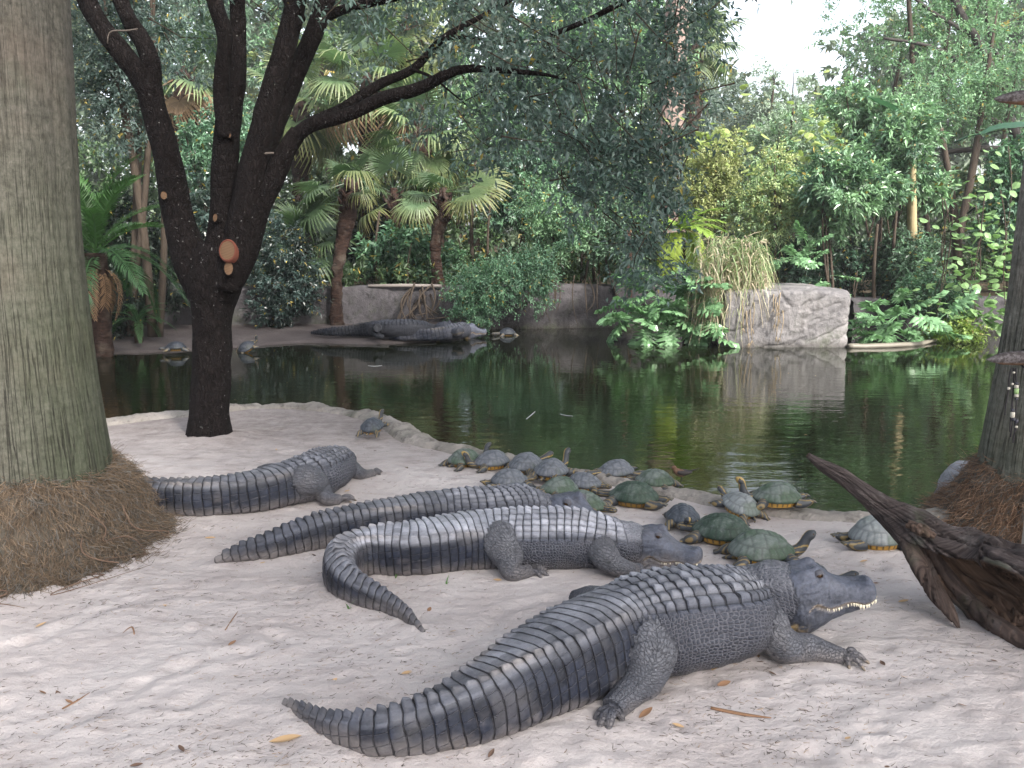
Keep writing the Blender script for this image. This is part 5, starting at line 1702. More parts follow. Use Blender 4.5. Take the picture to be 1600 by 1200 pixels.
# ------------------------------------------------------------------ palm leaves
def fan_leaf(R, pet, seed, cg, ct, nseg=34, droop=.45, span=2.35, ragged=.1):
    """fan blade: joined folded segments near the hub, free drooping tips outside; X is outward, Z its face"""
    g = np.random.default_rng(seed)
    Vs, Fs, Cs, o = [], [], [], 0
    V, F = tube([(0, 0, 0), (pet * .5, 0, .03 * pet), (pet, 0, 0)], [.016, .012, .010], 6, n=8)
    Vs.append(V); Cs.append(np.tile(np.array(cg) * 1.1, (len(V), 1)))
    tri = [F[1]]; quad = [F[0]]; o = len(V)
    ang = np.linspace(-span, span, nseg + 1)
    ts = np.array([.03, .30, .52, .78, 1.0])
    for i in range(nseg):
        a0, a1 = ang[i], ang[i + 1]; am = (a0 + a1) / 2
        ln = R * (.72 + .30 * math.cos(am * .55)) * g.uniform(1 - ragged, 1 + ragged)
        dr = droop * g.uniform(.6, 1.5); bend = g.normal(0, .05)
        rows = []
        for q, t in enumerate(ts):
            wv = (a1 - a0) / 2 * (1.0 if t < .5 else (1 - (t - .5) / .52) * .9 + .04)
            rr = ln * t
            zd = -dr * max(0, t - .42) ** 1.7 * ln * 1.5 + .12 * rr * (1 - t) * abs(math.sin(am))
            rr2 = rr * (1 - .28 * dr * max(0, t - .45))
            for sg, zo in ((-1, 0), (0, .10 if t < .8 else .02), (1, 0)):
                aa = am + sg * wv + bend * max(0, t - .5)
                rows.append((pet + rr2 * math.cos(aa), rr2 * math.sin(aa), zd + zo * wv * rr * 2.0))
        Vs.append(np.array(rows))
        tcol = np.clip((ts - .40) / .55, 0, 1)[:, None]
        cc = np.array(cg) * (1 - tcol) + np.array(ct) * tcol
        Cs.append(np.repeat(cc * g.uniform(.8, 1.2), 3, 0))
        for q in range(len(ts) - 1):
            for s_ in range(2):
                b = o + q * 3 + s_
                quad.append(np.array([[b, b + 1, b + 4, b + 3]]))
        o += len(rows)
    return np.concatenate(Vs), [np.concatenate(quad), np.concatenate(tri)], np.concatenate(Cs)


def pinnate(L, n, ll, lw, seed, c, arch=.5, vee=.35, taper=True, tipc=None, flat=False):
    """feather frond: curved midrib with narrow leaflets on both sides"""
    g = np.random.default_rng(seed)
    t = np.linspace(0, 1, 14)
    rib = np.stack([L * (t - .12 * arch * t * t), 0 * t, L * arch * (.55 * t - 1.05 * t * t)], 1)
    V, F = tube(rib, .012 * (1 - .85 * t) * (L / 1.6) + .001, 5)
    Vs, Cs = [V], [np.tile(np.array(c) * 1.3, (len(V), 1))]
    quad, tri = [F[0]], [F[1]]
    o = len(V)
    T = nrm(np.gradient(rib, axis=0))
    for i in range(n):
        u = .10 + .9 * (i + .5) / n
        p = np.array([np.interp(u, t, rib[:, q]) for q in range(3)]); tg = nrm(np.array([[np.interp(u, t, T[:, q]) for q in range(3)]]))[0]
        nn = nrm(np.cross(np.cross(tg, [0, 0, 1.]), tg)[None])[0]
        env = math.sin(min(1, u * 1.25 + .12) * math.pi * .5) if u < .7 else (1 - (u - .7) / .3 * .7)
        for s in (-1, 1):
            sd = np.array([0, s, 0])
            d = nrm((sd * (1.0 - .35 * u) + tg * (.45 + .6 * u) + nn * vee + g.normal(0, .06, 3))[None])[0]
            l = ll * env * g.uniform(.88, 1.1)
            w = nrm(np.cross(d, nn)[None])[0] * lw * .5
            q0 = p; q1 = p + d * l * .5; q2 = p + d * l + np.array([0, 0, -.22 * l])
            Vs.append(np.array([q0 - w * .5, q0 + w * .5, q1 + w, q1 - w, q2]))
            quad.append(np.array([[o, o + 1, o + 2, o + 3]])); tri.append(np.array([[o + 3, o + 2, o + 4]]))
            cc = np.array(c) * g.uniform(.75, 1.25)
            e = np.array(tipc if tipc is not None else c) * g.uniform(.8, 1.2)
            Cs.append(np.stack([cc, cc, cc, cc, e])); o += 5
    return np.concatenate(Vs), [np.concatenate(quad), np.concatenate(tri)], np.concatenate(Cs)


def lobe_leaf(L, seed, c, pet=.35, nl=8):
    """deeply cut philodendron leaf, X outward"""
    g = np.random.default_rng(seed)
    V, F = tube([(0, 0, 0), (pet * .6, 0, .03), (pet, 0, 0)], [.010, .008, .006], 5, n=7)
    Vs, Cs = [V], [np.tile(np.array(c) * 1.2, (len(V), 1))]
    quad, tri = [F[0]], [F[1]]; o = len(V)
    def blade(p0, d, l, w, k):
        nonlocal o
        s = np.array([-d[1], d[0], 0])
        zc = lambda t: -.25 * l * t * t
        pts = []
        for t, ww in ((0, .55), (.35, 1.0), (.7, .7)):
            wav = .02 * g.normal()
            pts += [p0 + d * l * t - s * w * ww * .5 + [0, 0, zc(t) + wav], p0 + d * l * t + [0, 0, zc(t) + w * .12], p0 + d * l * t + s * w * ww * .5 + [0, 0, zc(t) - wav]]
        pts.append(p0 + d * l + [0, 0, zc(1)])
        Vs.append(np.array(pts)); Cs.append(np.tile(np.array(c) * g.uniform(.8, 1.2), (len(pts), 1)))
        for r_ in range(2):
            for q in range(2):
                b = o + r_ * 3 + q
                quad.append(np.array([[b, b + 1, b + 4, b + 3]]))
        tri.append(np.array([[o + 6, o + 7, o + 9], [o + 7, o + 8, o + 9]])); o += len(pts)
    for i in range(nl):
        u = i / (nl - 1)
        x = pet + L * (.02 + .72 * u)
        l = L * (.36 + .16 * math.sin(u * math.pi)) * (1 - .35 * u); w = L * .13
        for s in (-1, 1):
            a = s * (2.0 - 1.45 * u)
            blade(np.array([x, 0, -.10 * L * u * u]), np.array([math.cos(a), math.sin(a), 0]), l * g.uniform(.9, 1.1), w, i)
    blade(np.array([pet + L * .7, 0, -.05 * L]), np.array([1.0, 0, 0]), L * .36, L * .16, 9)
    # web along the midrib
    n = 8; xs = np.linspace(pet, pet + L * .82, n); ww = L * .11 * np.sin(np.linspace(.35, 2.9, n))
    Vw = np.stack([np.stack([xs, -ww, -.10 * L * np.linspace(0, .9, n) ** 2], 1), np.stack([xs, ww, -.10 * L * np.linspace(0, .9, n) ** 2], 1)], 1).reshape(-1, 3) + [0, 0, -.002]
    Vs.append(Vw); Cs.append(np.tile(np.array(c), (len(Vw), 1))); quad.append(grid_faces(n, 2) + o)
    return np.concatenate(Vs), [np.concatenate(quad), np.concatenate(tri)], np.concatenate(Cs)


def heart_leaf(L, seed, c):
    g = np.random.default_rng(seed)
    a = np.linspace(-math.pi, math.pi, 15)[:-1]
    r = L * .5 * (1 - .38 * np.exp(-((np.abs(a) - math.pi) / .5) ** 2)) * (1 + .18 * np.exp(-(a / .35) ** 2))
    pts = np.stack([L * .42 + r * np.cos(a), r * np.sin(a) * .95, -.16 * np.abs(r * np.sin(a)) - .12 * (r * np.cos(a)).clip(0) ** 2 / L], 1)
    V = np.concatenate([[[L * .12, 0, 0.012 * L]], [[L * .5, 0, .02 * L]], pts])
    n = len(a); j = np.arange(n)
    F = np.stack([np.full(n, 1), 2 + j, 2 + (j + 1) % n], 1)
    P, Fp = tube([(0 - .25 * L, 0, .06 * L), (L * .12, 0, 0)], [.004, .003], 4)
    V2, F2 = join([(V, F), (P, Fp)])
    return V2, F2, np.array(c) * g.uniform(.85, 1.15, (len(V2), 1))


def paddle_leaf(L, W, seed, c, pet=.5):
    g = np.random.default_rng(seed)
    n = 14
    t = np.linspace(0, 1, n)
    w = W * .5 * np.sin(np.clip(t * .93 + .05, 0, 1) * np.pi) ** .6
    x = pet + L * t; z = -.38 * L * t ** 2 + .18 * L * t
    rows = []
    for s in (-1, -.5, 0, .5, 1):
        rows.append(np.stack([x - .05 * abs(s) * L, s * w, z + .22 * np.abs(s) * w + .012 * g.normal(size=n)], 1))
    V = np.stack(rows, 1).reshape(-1, 3)
    P, Fp = tube([(0, 0, -.05), (pet * .6, 0, .02), (pet, 0, 0), (pet + L * .6, 0, np.interp(.6, t, z) - .006)], [.025, .018, .013, .004], 6, n=12)
    V2, F2 = join([(V, grid_faces(n, 5)), (P, Fp)])
    cc = np.tile(np.array(c), (len(V2), 1)) * g.uniform(.9, 1.1, (len(V2), 1))
    return V2, F2, cc


def place(me, name, mat, root, world_p, az, elev, roll=0.0, s=1.0):
    o = obj(name, me, mat, root)
    o.location = Vector(world_p) - root.location
    o.rotation_euler = Matrix.Rotation(az, 3, 'Z').__matmul__(Matrix.Rotation(-elev, 3, 'Y')).__matmul__(Matrix.Rotation(roll, 3, 'X')).to_euler()
    o.scale = (s, s, s)
    return o


FANS = {}


def fan_meshes():
    sets = {'green': ((.040, .070, .035), (.065, .095, .042)), 'yellow': ((.065, .10, .04), (.145, .145, .055)), 'pale': ((.075, .125, .062), (.15, .175, .078)), 'brown': ((.14, .095, .06), (.22, .15, .09))}
    for k, (a, b) in sets.items():
        FANS[k] = []
        for s in range(3):
            V, F, c = fan_leaf(.72, .75, 11 + s * 7 + len(k), a, b, droop=(.25, .55, .9)[s] * (1.4 if k == 'brown' else 1))
            FANS[k].append(mesh('frond', V, F, c, smooth=False))


def palm_trunk_mat():
    m = Mat('fibrous_palm_trunk', rough=.95, spec=.1)
    p = m.pos()
    n = m.noise(m.scale(p, (9, 9, 22)), 1.0, 5, .7)
    c = m.mix(m.mapr(n, .32, .7), (.010, .0065, .006), (.042, .025, .019))
    c = m.mix(m.mapr(m.noise(p, 4, 4), .5, .7, 0, .5), c, (.10, .085, .07))
    m.set(Base_Color=c); m.bump(n, 1.0, .05)
    return m.m


PTRUNK = palm_trunk_mat()


def fan_palm(label, base, crown, seed, n, kinds, r0=.17, scale=1.0, aims=(), group='fan palms', low=-.5):
    g = np.random.default_rng(seed)
    base = np.asarray(base, float); crown = np.asarray(crown, float)
    root = thing('fan_palm', label, 'palm tree', base, group)
    mid = (base + crown) / 2 + g.normal(0, .06, 3)
    V, F = tube([base - [0, 0, .15], base + [0, 0, .2], mid, crown - [0, 0, .25], crown + [0, 0, .1]], np.array([1.1, 1.0, .85, 1.05, .5]) * r0, 26, ds=.035)
    h = V[:, 2]
    V = V + (V - np.array([crown[0], crown[1], 0]) * [1, 1, 0] - [0, 0, 1] * V) * 0
    q = fbm(np.stack([V[:, 0] * 9, V[:, 1] * 9, h * 7], 1), 3, seed)
    V = V + np.stack([q * .05, np.roll(q, 7) * .05, 0 * q], 1)
    part('trunk', V, F, PTRUNK, root)
    # old leaf boots
    for i in range(16):
        a = i * 2.4; z = crown[2] - .1 - i * .055 * scale
        c = np.array([crown[0], crown[1], z])
        d = np.array([math.cos(a), math.sin(a), 0])
        Vb, Fb = tube([c + d * r0 * .7, c + d * r0 * 1.35 + [0, 0, .09], c + d * r0 * 1.75 + [0, 0, .22]], [.05, .04, .012], 6)
        part('leaf_base', Vb, Fb, PTRUNK, root)
    for i in range(n):
        az = i * 2.39996 + g.uniform(-.3, .3)
        f = (i + .5) / n
        el = 1.25 - (1.25 - low) * f ** .8 + g.uniform(-.12, .12)
        k = kinds[min(len(kinds) - 1, int(f * len(kinds)))]
        me = FANS[k][min(2, int(f * 3))]
        place(me, 'frond', LEAF if k != 'brown' else DRYLEAF, root, crown + [0, 0, .05 - .25 * f], az, el, g.uniform(-.4, .4), scale * g.uniform(.85, 1.15))
    for az, el, roll, k, v, s in aims:
        place(FANS[k][v], 'frond', LEAF, root, crown, az, el, roll, s)
    return root
# ------------------------------------------------------------------ planting
def build_oak_crown(root):
    g = np.random.default_rng(101)
    Y0 = OAK_Y
    P = []
    def region(n, x0, y0, x1, y1, a, b, taper=0.0):
        x = g.uniform(x0, x1, n); y = g.uniform(y0, y1, n)
        if taper:
            cx = (x0 + x1) / 2 + 25
            f = (y - y0) / (y1 - y0)
            x = cx + (x - cx) * (1 - taper * f)
        for xx, yy in zip(x, y):
            P.append(D(xx, yy, g.uniform(a, b)))
    # sprays of leaves grow in drooping strings from the outer branches
    region(125, 690, -60, 1110, 110, 6.6, 9.0)
    region(150, 770, 60, 1080, 230, 6.4, 8.6)
    region(95, 850, 200, 1065, 320, 6.6, 8.2, .15)
    region(42, 945, 290, 1050, 440, 6.8, 8.0, .6)
    region(36, 640, 100, 830, 240, 7.0, 8.6)
    region(40, 540, -60, 760, 90, 7.0, 9.5)
    region(12, 1050, -30, 1110, 50, 6.8, 8.0)
    region(50, 180, -70, 700, 40, 7.2, 9.8)
    region(16, 270, 0, 350, 120, 7.6, 9.4)
    # unseen rest of the crown above the picture, thickened to shade the far bank
    n = 1300
    for q in range(n):
        a = g.uniform(0, 2 * np.pi); r = math.sqrt(g.random())
        P.append(np.array([-.4 + 6.0 * r * math.cos(a), 8.8 + 3.6 * r * math.sin(a), 5.6 + 2.6 * (1 - r * r) * g.random() + .4 * g.normal()]))
    for q in range(240):  # extra unseen leaf clump, added to shade the far bank and wall
        a = g.uniform(0, 2 * np.pi); r = math.sqrt(g.random())
        P.append(np.array([3.0 + 3.2 * r * math.cos(a), 11.2 + 2.4 * r * math.sin(a), 6.6 + 1.2 * g.random()]))
    P = np.array(P)
    n_in = len(P) - n - 240
    out = nrm(np.stack([g.normal(.25, .6, len(P)), g.normal(0, .6, len(P)), g.normal(-.35, .4, len(P))], 1))
    Po, oo = P[n_in:], out[n_in:]
    V, F, k, own = clump_leaves(g, Po, oo, 34, .5, .11, .05, .0, spread=.95, droop=.18)
    part('crown', V, F, GLOSSY, root, col=leaf_cols(g, own, len(Po), k, (.060, .102, .092), (.125, .178, .156), .012, jit=.25), smooth=False, kind='stuff')
    P, out = P[:n_in], out[:n_in]
    V, F, k, own = clump_leaves(g, P, out, 34, .34, .062, .027, .0, spread=.95, droop=.18)
    cols = leaf_cols(g, own, len(P), k, (.060, .102, .092), (.125, .178, .156), .012, jit=.25)
    part('crown', V, F, GLOSSY, root, col=cols, smooth=False, kind='stuff')
    # twigs
    pcs = []
    for i in range(0, n_in, 3):
        p = P[i]; d = out[i]
        pcs.append(tube([p - d * .25 + g.normal(0, .05, 3) + [0, 0, .10], p, p + d * .3], [.006, .004, .0015], 4))
    V, F = join(pcs)
    part('twigs', V, F, WOOD, root, kind='stuff')


def build_fan_palms():
    fan_meshes()
    B = lambda px, py, Y: D(px, py, Y)
    def P(px, Y, z): q = D(px, 500, Y); q[2] = z; return q
    R = math.radians
    fan_palm('fan palm with a rough brown trunk rising from the far bank behind the far alligators', P(526, 18.45, -.1), B(545, 285, 18.5), 5, 7, ['green', 'green', 'yellow'], .14, .60,
             [(R(205), R(-22), .3, 'green', 1, .95), (R(195), R(-38), -.3, 'green', 1, 1.15), (R(-70), R(10), 0, 'yellow', 2, .9), (R(160), R(-5), .2, 'green', 0, 1.0)])
    fan_palm('fan palm with one big yellow tipped frond, trunk behind the wall top', P(686, 20, .5), B(692, 300, 20), 8, 7, ['green', 'green', 'yellow'], .14, .72,
             [(R(-15), R(12), .9, 'yellow', 1, 1.1), (R(215), R(-20), -.5, 'pale', 1, .9), (R(-40), R(-5), .5, 'yellow', 1, 1.1)])
    fan_palm('small dark fan palm low behind the oak, beside the rough brown trunk', P(456, 19.0, .4), B(470, 378, 19.0), 12, 11, ['green'], .12, .85)
    fan_palm('tall pale fan palm at the back behind the oak fork', P(570, 24.5, .5), B(575, 120, 24.5), 21, 22, ['green', 'pale', 'pale', 'brown'], .20, 1.3, low=-1.0)
    fan_palm('fan palm with hanging yellowing fronds, left of the tall pale one', P(455, 26, .5), B(470, 160, 26), 24, 20, ['pale', 'pale', 'yellow'], .20, 1.3, low=-1.0)
    fan_palm('fan palm with long hanging fronds above the low oak branch', P(660, 23, .5), B(655, 205, 23), 27, 22, ['green', 'pale', 'pale', 'yellow'], .20, 1.15, low=-1.1)
    fan_palm('tallest fan palm, its crown cut by the top of the picture', P(690, 28, .5), B(640, 20, 28), 31, 20, ['pale', 'pale', 'yellow'], .22, 1.5, low=-1.0)
    fan_palm('fan palm with brown dead skirt between the oak stems', P(300, 25, .5), B(285, 110, 25), 35, 18, ['green', 'pale', 'brown'], .22, 1.3, low=-1.2)
    fan_palm('distant fan palm right of the hanging oak leaves', P(1060, 33, .5), B(1085, 70, 33), 39, 16, ['pale'], .22, 1.4, low=-.8)
    fan_palm('fan palm deep in the shade between the two brown trunks', P(605, 22, .5), B(615, 300, 22), 44, 13, ['green', 'green', 'yellow'], .15, .9)


def build_feather_palm():
    V, F, c = pinnate(1.75, 56, .34, .022, 3, (.045, .105, .030), arch=.55)
    me = [mesh('frond', V, F, c, smooth=False)]
    V, F, c = pinnate(1.6, 52, .32, .022, 4, (.038, .090, .034), arch=.85)
    me.append(mesh('frond', V, F, c, smooth=False))
    Y = 14.6
    crown = D(150, 400, Y)
    base = np.array([crown[0], Y, -.1])
    root = thing('feather_palm', 'bright green feather palm between the left palm trunk and the oak', 'palm tree', base)
    V, F = tube([base - [0, 0, .4], base + [0, 0, .6], crown + [0, 0, .05]], [.17, .16, .18], 20, ds=.04)
    V = V + (.03 * fbm(V * 9, 3, 3))[:, None] * [1, 1, 0]
    part('trunk', V, F, PTRUNK, root)
    g = np.random.default_rng(5)
    for i in range(26):
        f = (i + .5) / 26
        az = i * 2.39996
        el = 1.35 - 1.75 * f + g.uniform(-.1, .1)
        place(me[0 if f < .6 else 1], 'frond', LEAF, root, crown + [0, 0, .1 - .15 * f], az, el, g.uniform(-.2, .2), g.uniform(.85, 1.1))
    V, F, c = pinnate(1.3, 30, .25, .03, 9, (.16, .10, .06), arch=1.0)
    dm = mesh('dead_frond', V, F, c, smooth=False)
    for i in range(9):
        place(dm, 'dead_frond', DRYLEAF, root, crown - [0, 0, .15], i * .7, -1.0 + g.uniform(-.2, .3), 0, .7)
    # a second, darker one hanging lower over the bank
    crown = D(215, 505, 15.8)
    base = np.array([crown[0], crown[1], -.15])
    root = thing('feather_palm', 'small dark feather palm in the shade on the far bank at left', 'palm tree', base)
    V, F = tube([base - [0, 0, .3], crown], [.08, .07], 12, n=10)
    part('trunk', V, F, PTRUNK, root)
    for i in range(12):
        place(me[1], 'frond', LEAF, root, crown, i * 2.4, 1.0 - 1.2 * i / 12, 0, .42)


def build_tree_fern():
    cs = (.17, .26, .045)
    V, F, c = pinnate(1.0, 30, .26, .05, 3, cs, arch=.5, vee=.05)
    a = mesh('frond', V, F, c, smooth=False)
    V, F, c = pinnate(.95, 28, .24, .055, 5, (.22, .29, .05), arch=1.5, vee=.05)
    b = mesh('frond', V, F, c, smooth=False)
    Y = 17.6
    crown = D(1062, 362, Y)
    base = np.array([D(1075, 500, Y)[0], Y, -.15])
    root = thing('tree_fern', 'lime green tree fern with a slim brown trunk left of the tan grass clump', 'tree fern', base)
    V, F = tube([base - [0, 0, .2], (base + crown) / 2 + [.05, 0, 0], crown], [.10, .085, .075], 16, ds=.03)
    V = V + (.02 * fbm(V * 14, 3, 3))[:, None] * [1, 1, 0]
    part('trunk', V, F, PTRUNK, root)
    g = np.random.default_rng(2)
    for i in range(11):
        place(a, 'frond', LEAF, root, crown, i * 2.4, .75 - .06 * i, g.uniform(-.2, .2), g.uniform(.9, 1.2))
    for az, s in ((-2.2, 1.15), (-1.9, 1.0), (-1.2, 1.0), (-.9, 1.15), (2.6, .9), (.5, .9)):
        place(b, 'frond', LEAF, root, crown - [0, 0, .05], az, -.35, 0, s)


def build_grass_clump():
    g = np.random.default_rng(12)
    Y = 15.95
    c0 = D(1163, 425, Y)
    root = thing('grass_clump', 'tan and green drooping grass clump over the left end of the pale rock', 'grass', (c0[0], c0[1], 0))
    N = 3600
    px = 1142 + 30 * g.normal(size=N).clip(-1.7, 1.7); py = 430 + 30 * g.normal(size=N).clip(-1.8, 1.8)
    st = np.array([D(x, y, Y + g.uniform(-.1, 1.0)) for x, y in zip(px, py)])
    az = g.uniform(0, 2 * np.pi, N)
    d = np.stack([np.cos(az) * .55, np.sin(az) * .35 - .15, g.uniform(.1, 1.0, N)], 1)
    L = g.uniform(.35, 1.0, N) * np.where(g.random(N) < .15, 1.4, 1.0)
    t = np.linspace(0, 1, 6)
    up_ = g.random(N) < .35
    L = np.where(up_, L * .6, L)
    P = st[:, None] + np.cumsum(g.normal(0, .022, (N, 6, 3)), 1) + d[:, None] * (L[:, None] * t)[..., None] * .62 + np.array([0, 0, -1.0]) * (L[:, None] * np.where(up_, .35, 1.05)[:, None] * t ** 2)[..., None]
    S = nrm(np.cross(d, [0, 0, 1.]) + g.normal(0, .3, (N, 3)))
    w = .013 * (1 - .8 * t)
    V = np.stack([P - S[:, None] * w[None, :, None], P + S[:, None] * w[None, :, None]], 2).reshape(-1, 3)
    f = grid_faces(6, 2)
    F = (f[None] + (np.arange(N) * 12)[:, None, None]).reshape(-1, 4)
    dry = g.random(N)
    low = np.clip((c0[2] - P[:, -1, 2]) * .9, 0, 1)
    pick = (dry * .9 + low * .4)[:, None]
    cc = np.where(pick > .62, np.array([.33, .28, .205]), np.where(pick > .4, np.array([.24, .27, .14]), np.array([.13, .19, .08]))) * g.uniform(.7, 1.25, (N, 1))
    part('blades', V, F, LEAF, root, col=np.repeat(cc, 12, 0), smooth=False, kind='stuff')
    # dry hanging tassels over the rock
    for i in range(11):
        x = g.uniform(1140, 1225); y0 = g.uniform(455, 480)
        yy = y0 + g.uniform(25, 60)
        p = [D(x, y0, 15.9), D(x + g.uniform(-3, 3), (y0 + yy) / 2, 15.7), D(x + g.uniform(-4, 4), yy, 15.7)]
        V, F = tube(p, [.012, .008, .006], 5, n=8)
        e = np.array(p[-1])
        pc = [(V, F)] + [tube([e, e + [g.uniform(-.06, .06), g.uniform(-.04, .04), -g.uniform(.06, .16)]], [.006, .001], 4) for _ in range(7)]
        V, F = join(pc)
        part('dry_tassel', V, F, DRYLEAF, root, col=(.22, .175, .12))


def leaf_plant(name, label, cat, centre, n, me, seed, spread, mat, s0=.8, s1=1.2, el0=1.0, el1=-.4, group=None, face=True, base=None, pn='leaf', stems=0):
    g = np.random.default_rng(seed)
    centre = np.asarray(centre, float)
    root = thing(name, label, cat, base if base is not None else (centre[0], centre[1], 0), group)
    for i in range(stems):
        a = centre + g.normal(0, 1, 3) * spread * .8 + [0, .15, 0]
        V, F = tube([a + [0, .1, spread[2]], a + g.normal(0, .08, 3), a + [g.normal(0, .12), 0, -spread[2] * 1.1]], [.012, .010, .006], 5, n=14)
        part('stem', V, F, WOOD, root)
    for i in range(n):
        f = (i + .5) / n
        az = (-math.pi / 2 + g.normal(0, 1.15)) if face else g.uniform(0, 6.28)
        p = centre + g.normal(0, 1, 3) * spread
        place(me[i % len(me)], pn, mat, root, p, az, el0 + (el1 - el0) * f + g.normal(0, .15), g.normal(0, .35), g.uniform(s0, s1))
    return root


def build_big_leaves():
    gr = (.125, .235, .115)
    ph = []
    for s in range(3):
        V, F, c = lobe_leaf(.52, 3 + s, gr, pet=.40); ph.append(mesh('leaf', V, F, c, smooth=False))
    r = leaf_plant('philodendron', 'cut leaved philodendron hanging over the water left of the tan grass', 'philodendron', D(1040, 486, 16.6), 54, ph, 4, np.array([.50, .15, .28]), GLOSSY, .9, 1.35, .7, -.75)
    for q in range(5):
        V, F = tube([D(1085, 470, 17.6), D(1060 - q * 14, 485 + q * 4, 17.4), D(1035 - q * 12, 500, 17.2)], [.03, .025, .018], 7, n=10); part('stem', V, F, WOOD, r)
    leaf_plant('philodendron', 'cut leaved philodendron at the foot of the pale rock on its right', 'philodendron', D(1378, 508, 16.6), 30, ph, 6, np.array([.42, .15, .16]), GLOSSY, .85, 1.25, .7, -.7)
    leaf_plant('philodendron', 'small cut leaved plant growing on top of the rock beside the grass', 'philodendron', D(1235, 430, 18.2), 12, ph, 8, np.array([.35, .2, .18]), LEAF, .6, .9, .9, -.4)
    leaf_plant('philodendron', 'cut leaved plant above the left end of the rock wall gap', 'philodendron', D(1250, 400, 18.8), 10, ph, 9, np.array([.25, .2, .12]), LEAF, .6, .9, .9, -.3)
    ht = []
    for s in range(3):
        V, F, c = heart_leaf(.19, 3 + s, (.12, .23, .11)); ht.append(mesh('leaf', V, F, c, smooth=False))
    leaf_plant('climbing_vine', 'round leaved vine hanging at the water left of the pale rock', 'vine', D(1108, 502, 16.7), 80, ht, 14, np.array([.22, .12, .30]), LEAF, .75, 1.2, .2, -1.1)
    hy = []
    for s in range(3):
        V, F, c = heart_leaf(.17, 8 + s, (.15, .25, .10)); hy.append(mesh('leaf', V, F, c, smooth=False))
    leaf_plant('climbing_vine', 'broad leaved vine climbing at right beside the right palm trunk', 'vine', D(1530, 420, 17.0), 290, hy, 15, np.array([.50, .3, .85]), LEAF, .65, 1.1, .4, -1.0, stems=12)
    leaf_plant('climbing_vine', 'yellowing round leaves hanging low over the dark wall at right', 'vine', D(1535, 495, 16.8), 36, hy, 16, np.array([.35, .12, .16]), LEAF, 1.0, 1.5, .3, -.9)
    hv = []
    for s in range(2):
        V, F, c = heart_leaf(.16, 28 + s, (.24, .30, .10)); hv.append(mesh('leaf', V, F, c, smooth=False))
    leaf_plant('climbing_vine', 'pale yellow green vine on the brown tree trunk above the tree fern', 'vine', D(1098, 222, 22), 110, hv, 17, np.array([.75, .3, .42]), LEAF, 1.0, 1.8, .4, -1.0)
    leaf_plant('climbing_vine', 'yellow green vine curtain below the big tree at upper right', 'vine', D(1290, 225, 25), 110, hv, 18, np.array([.5, .3, .7]), LEAF, 1.0, 1.8, .4, -1.0)
    # broad paddle leaves
    pd = []
    for s in range(2):
        V, F, c = paddle_leaf(1.25, .42, 5 + s, (.030, .080, .045), .6); pd.append(mesh('leaf', V, F, c, smooth=True))
    base = D(1500, 470, 20.5)
    root = thing('banana_plant', 'tall plant with broad dark paddle leaves behind the vines at right', 'banana plant', (base[0], base[1], .5))
    for px, py, az, el, s in ((1445, 235, 2.4, .9, 1.0), (1490, 220, -.6, .2, 1.0), (1460, 300, -2.6, -.2, .9), (1510, 330, -1.2, .3, 1.1)):
        place(pd[int(px) % 2], 'leaf', GLOSSY, root, D(px, py, 20.5), az, el, .4, s)
    V, F = tube([(base[0], 20.5, .4), D(1490, 330, 20.5), D(1470, 200, 20.5)], [.12, .09, .05], 10, n=20)
    part('stalk', V, F, WOOD, root)
    # broken pale stump standing among the leaves
    b, t = D(1432, 340, 19.2), D(1424, 205, 19.2)
    root = thing('dead_palm_stump', 'broken pale tan palm stem standing among the shrubs at right', 'dead palm', (b[0], b[1], .5))
    sm = Mat('split_dead_palm', rough=.9)
    sm.set(Base_Color=sm.mix(sm.noise(sm.scale(sm.pos(), (18, 18, 1.2)), 2, 4), (.12, .09, .05), (.36, .30, .17)))
    a = np.linspace(0, 2 * np.pi, 28, endpoint=False)
    rows = []
    for q in np.linspace(0, 1, 20):
        rows.append(np.stack([b[0] + (t[0] - b[0]) * q + (.07 + .04 * (1 - q)) * np.cos(a), b[1] + .12 * np.sin(a), b[2] - 1.2 + (t[2] - b[2] + 1.2) * q - (q > .98) * .35 * np.abs(np.sin(a * 3.3))], 1))
    part('stem', np.concatenate(rows), grid_faces(20, 28, True), sm.m, root)


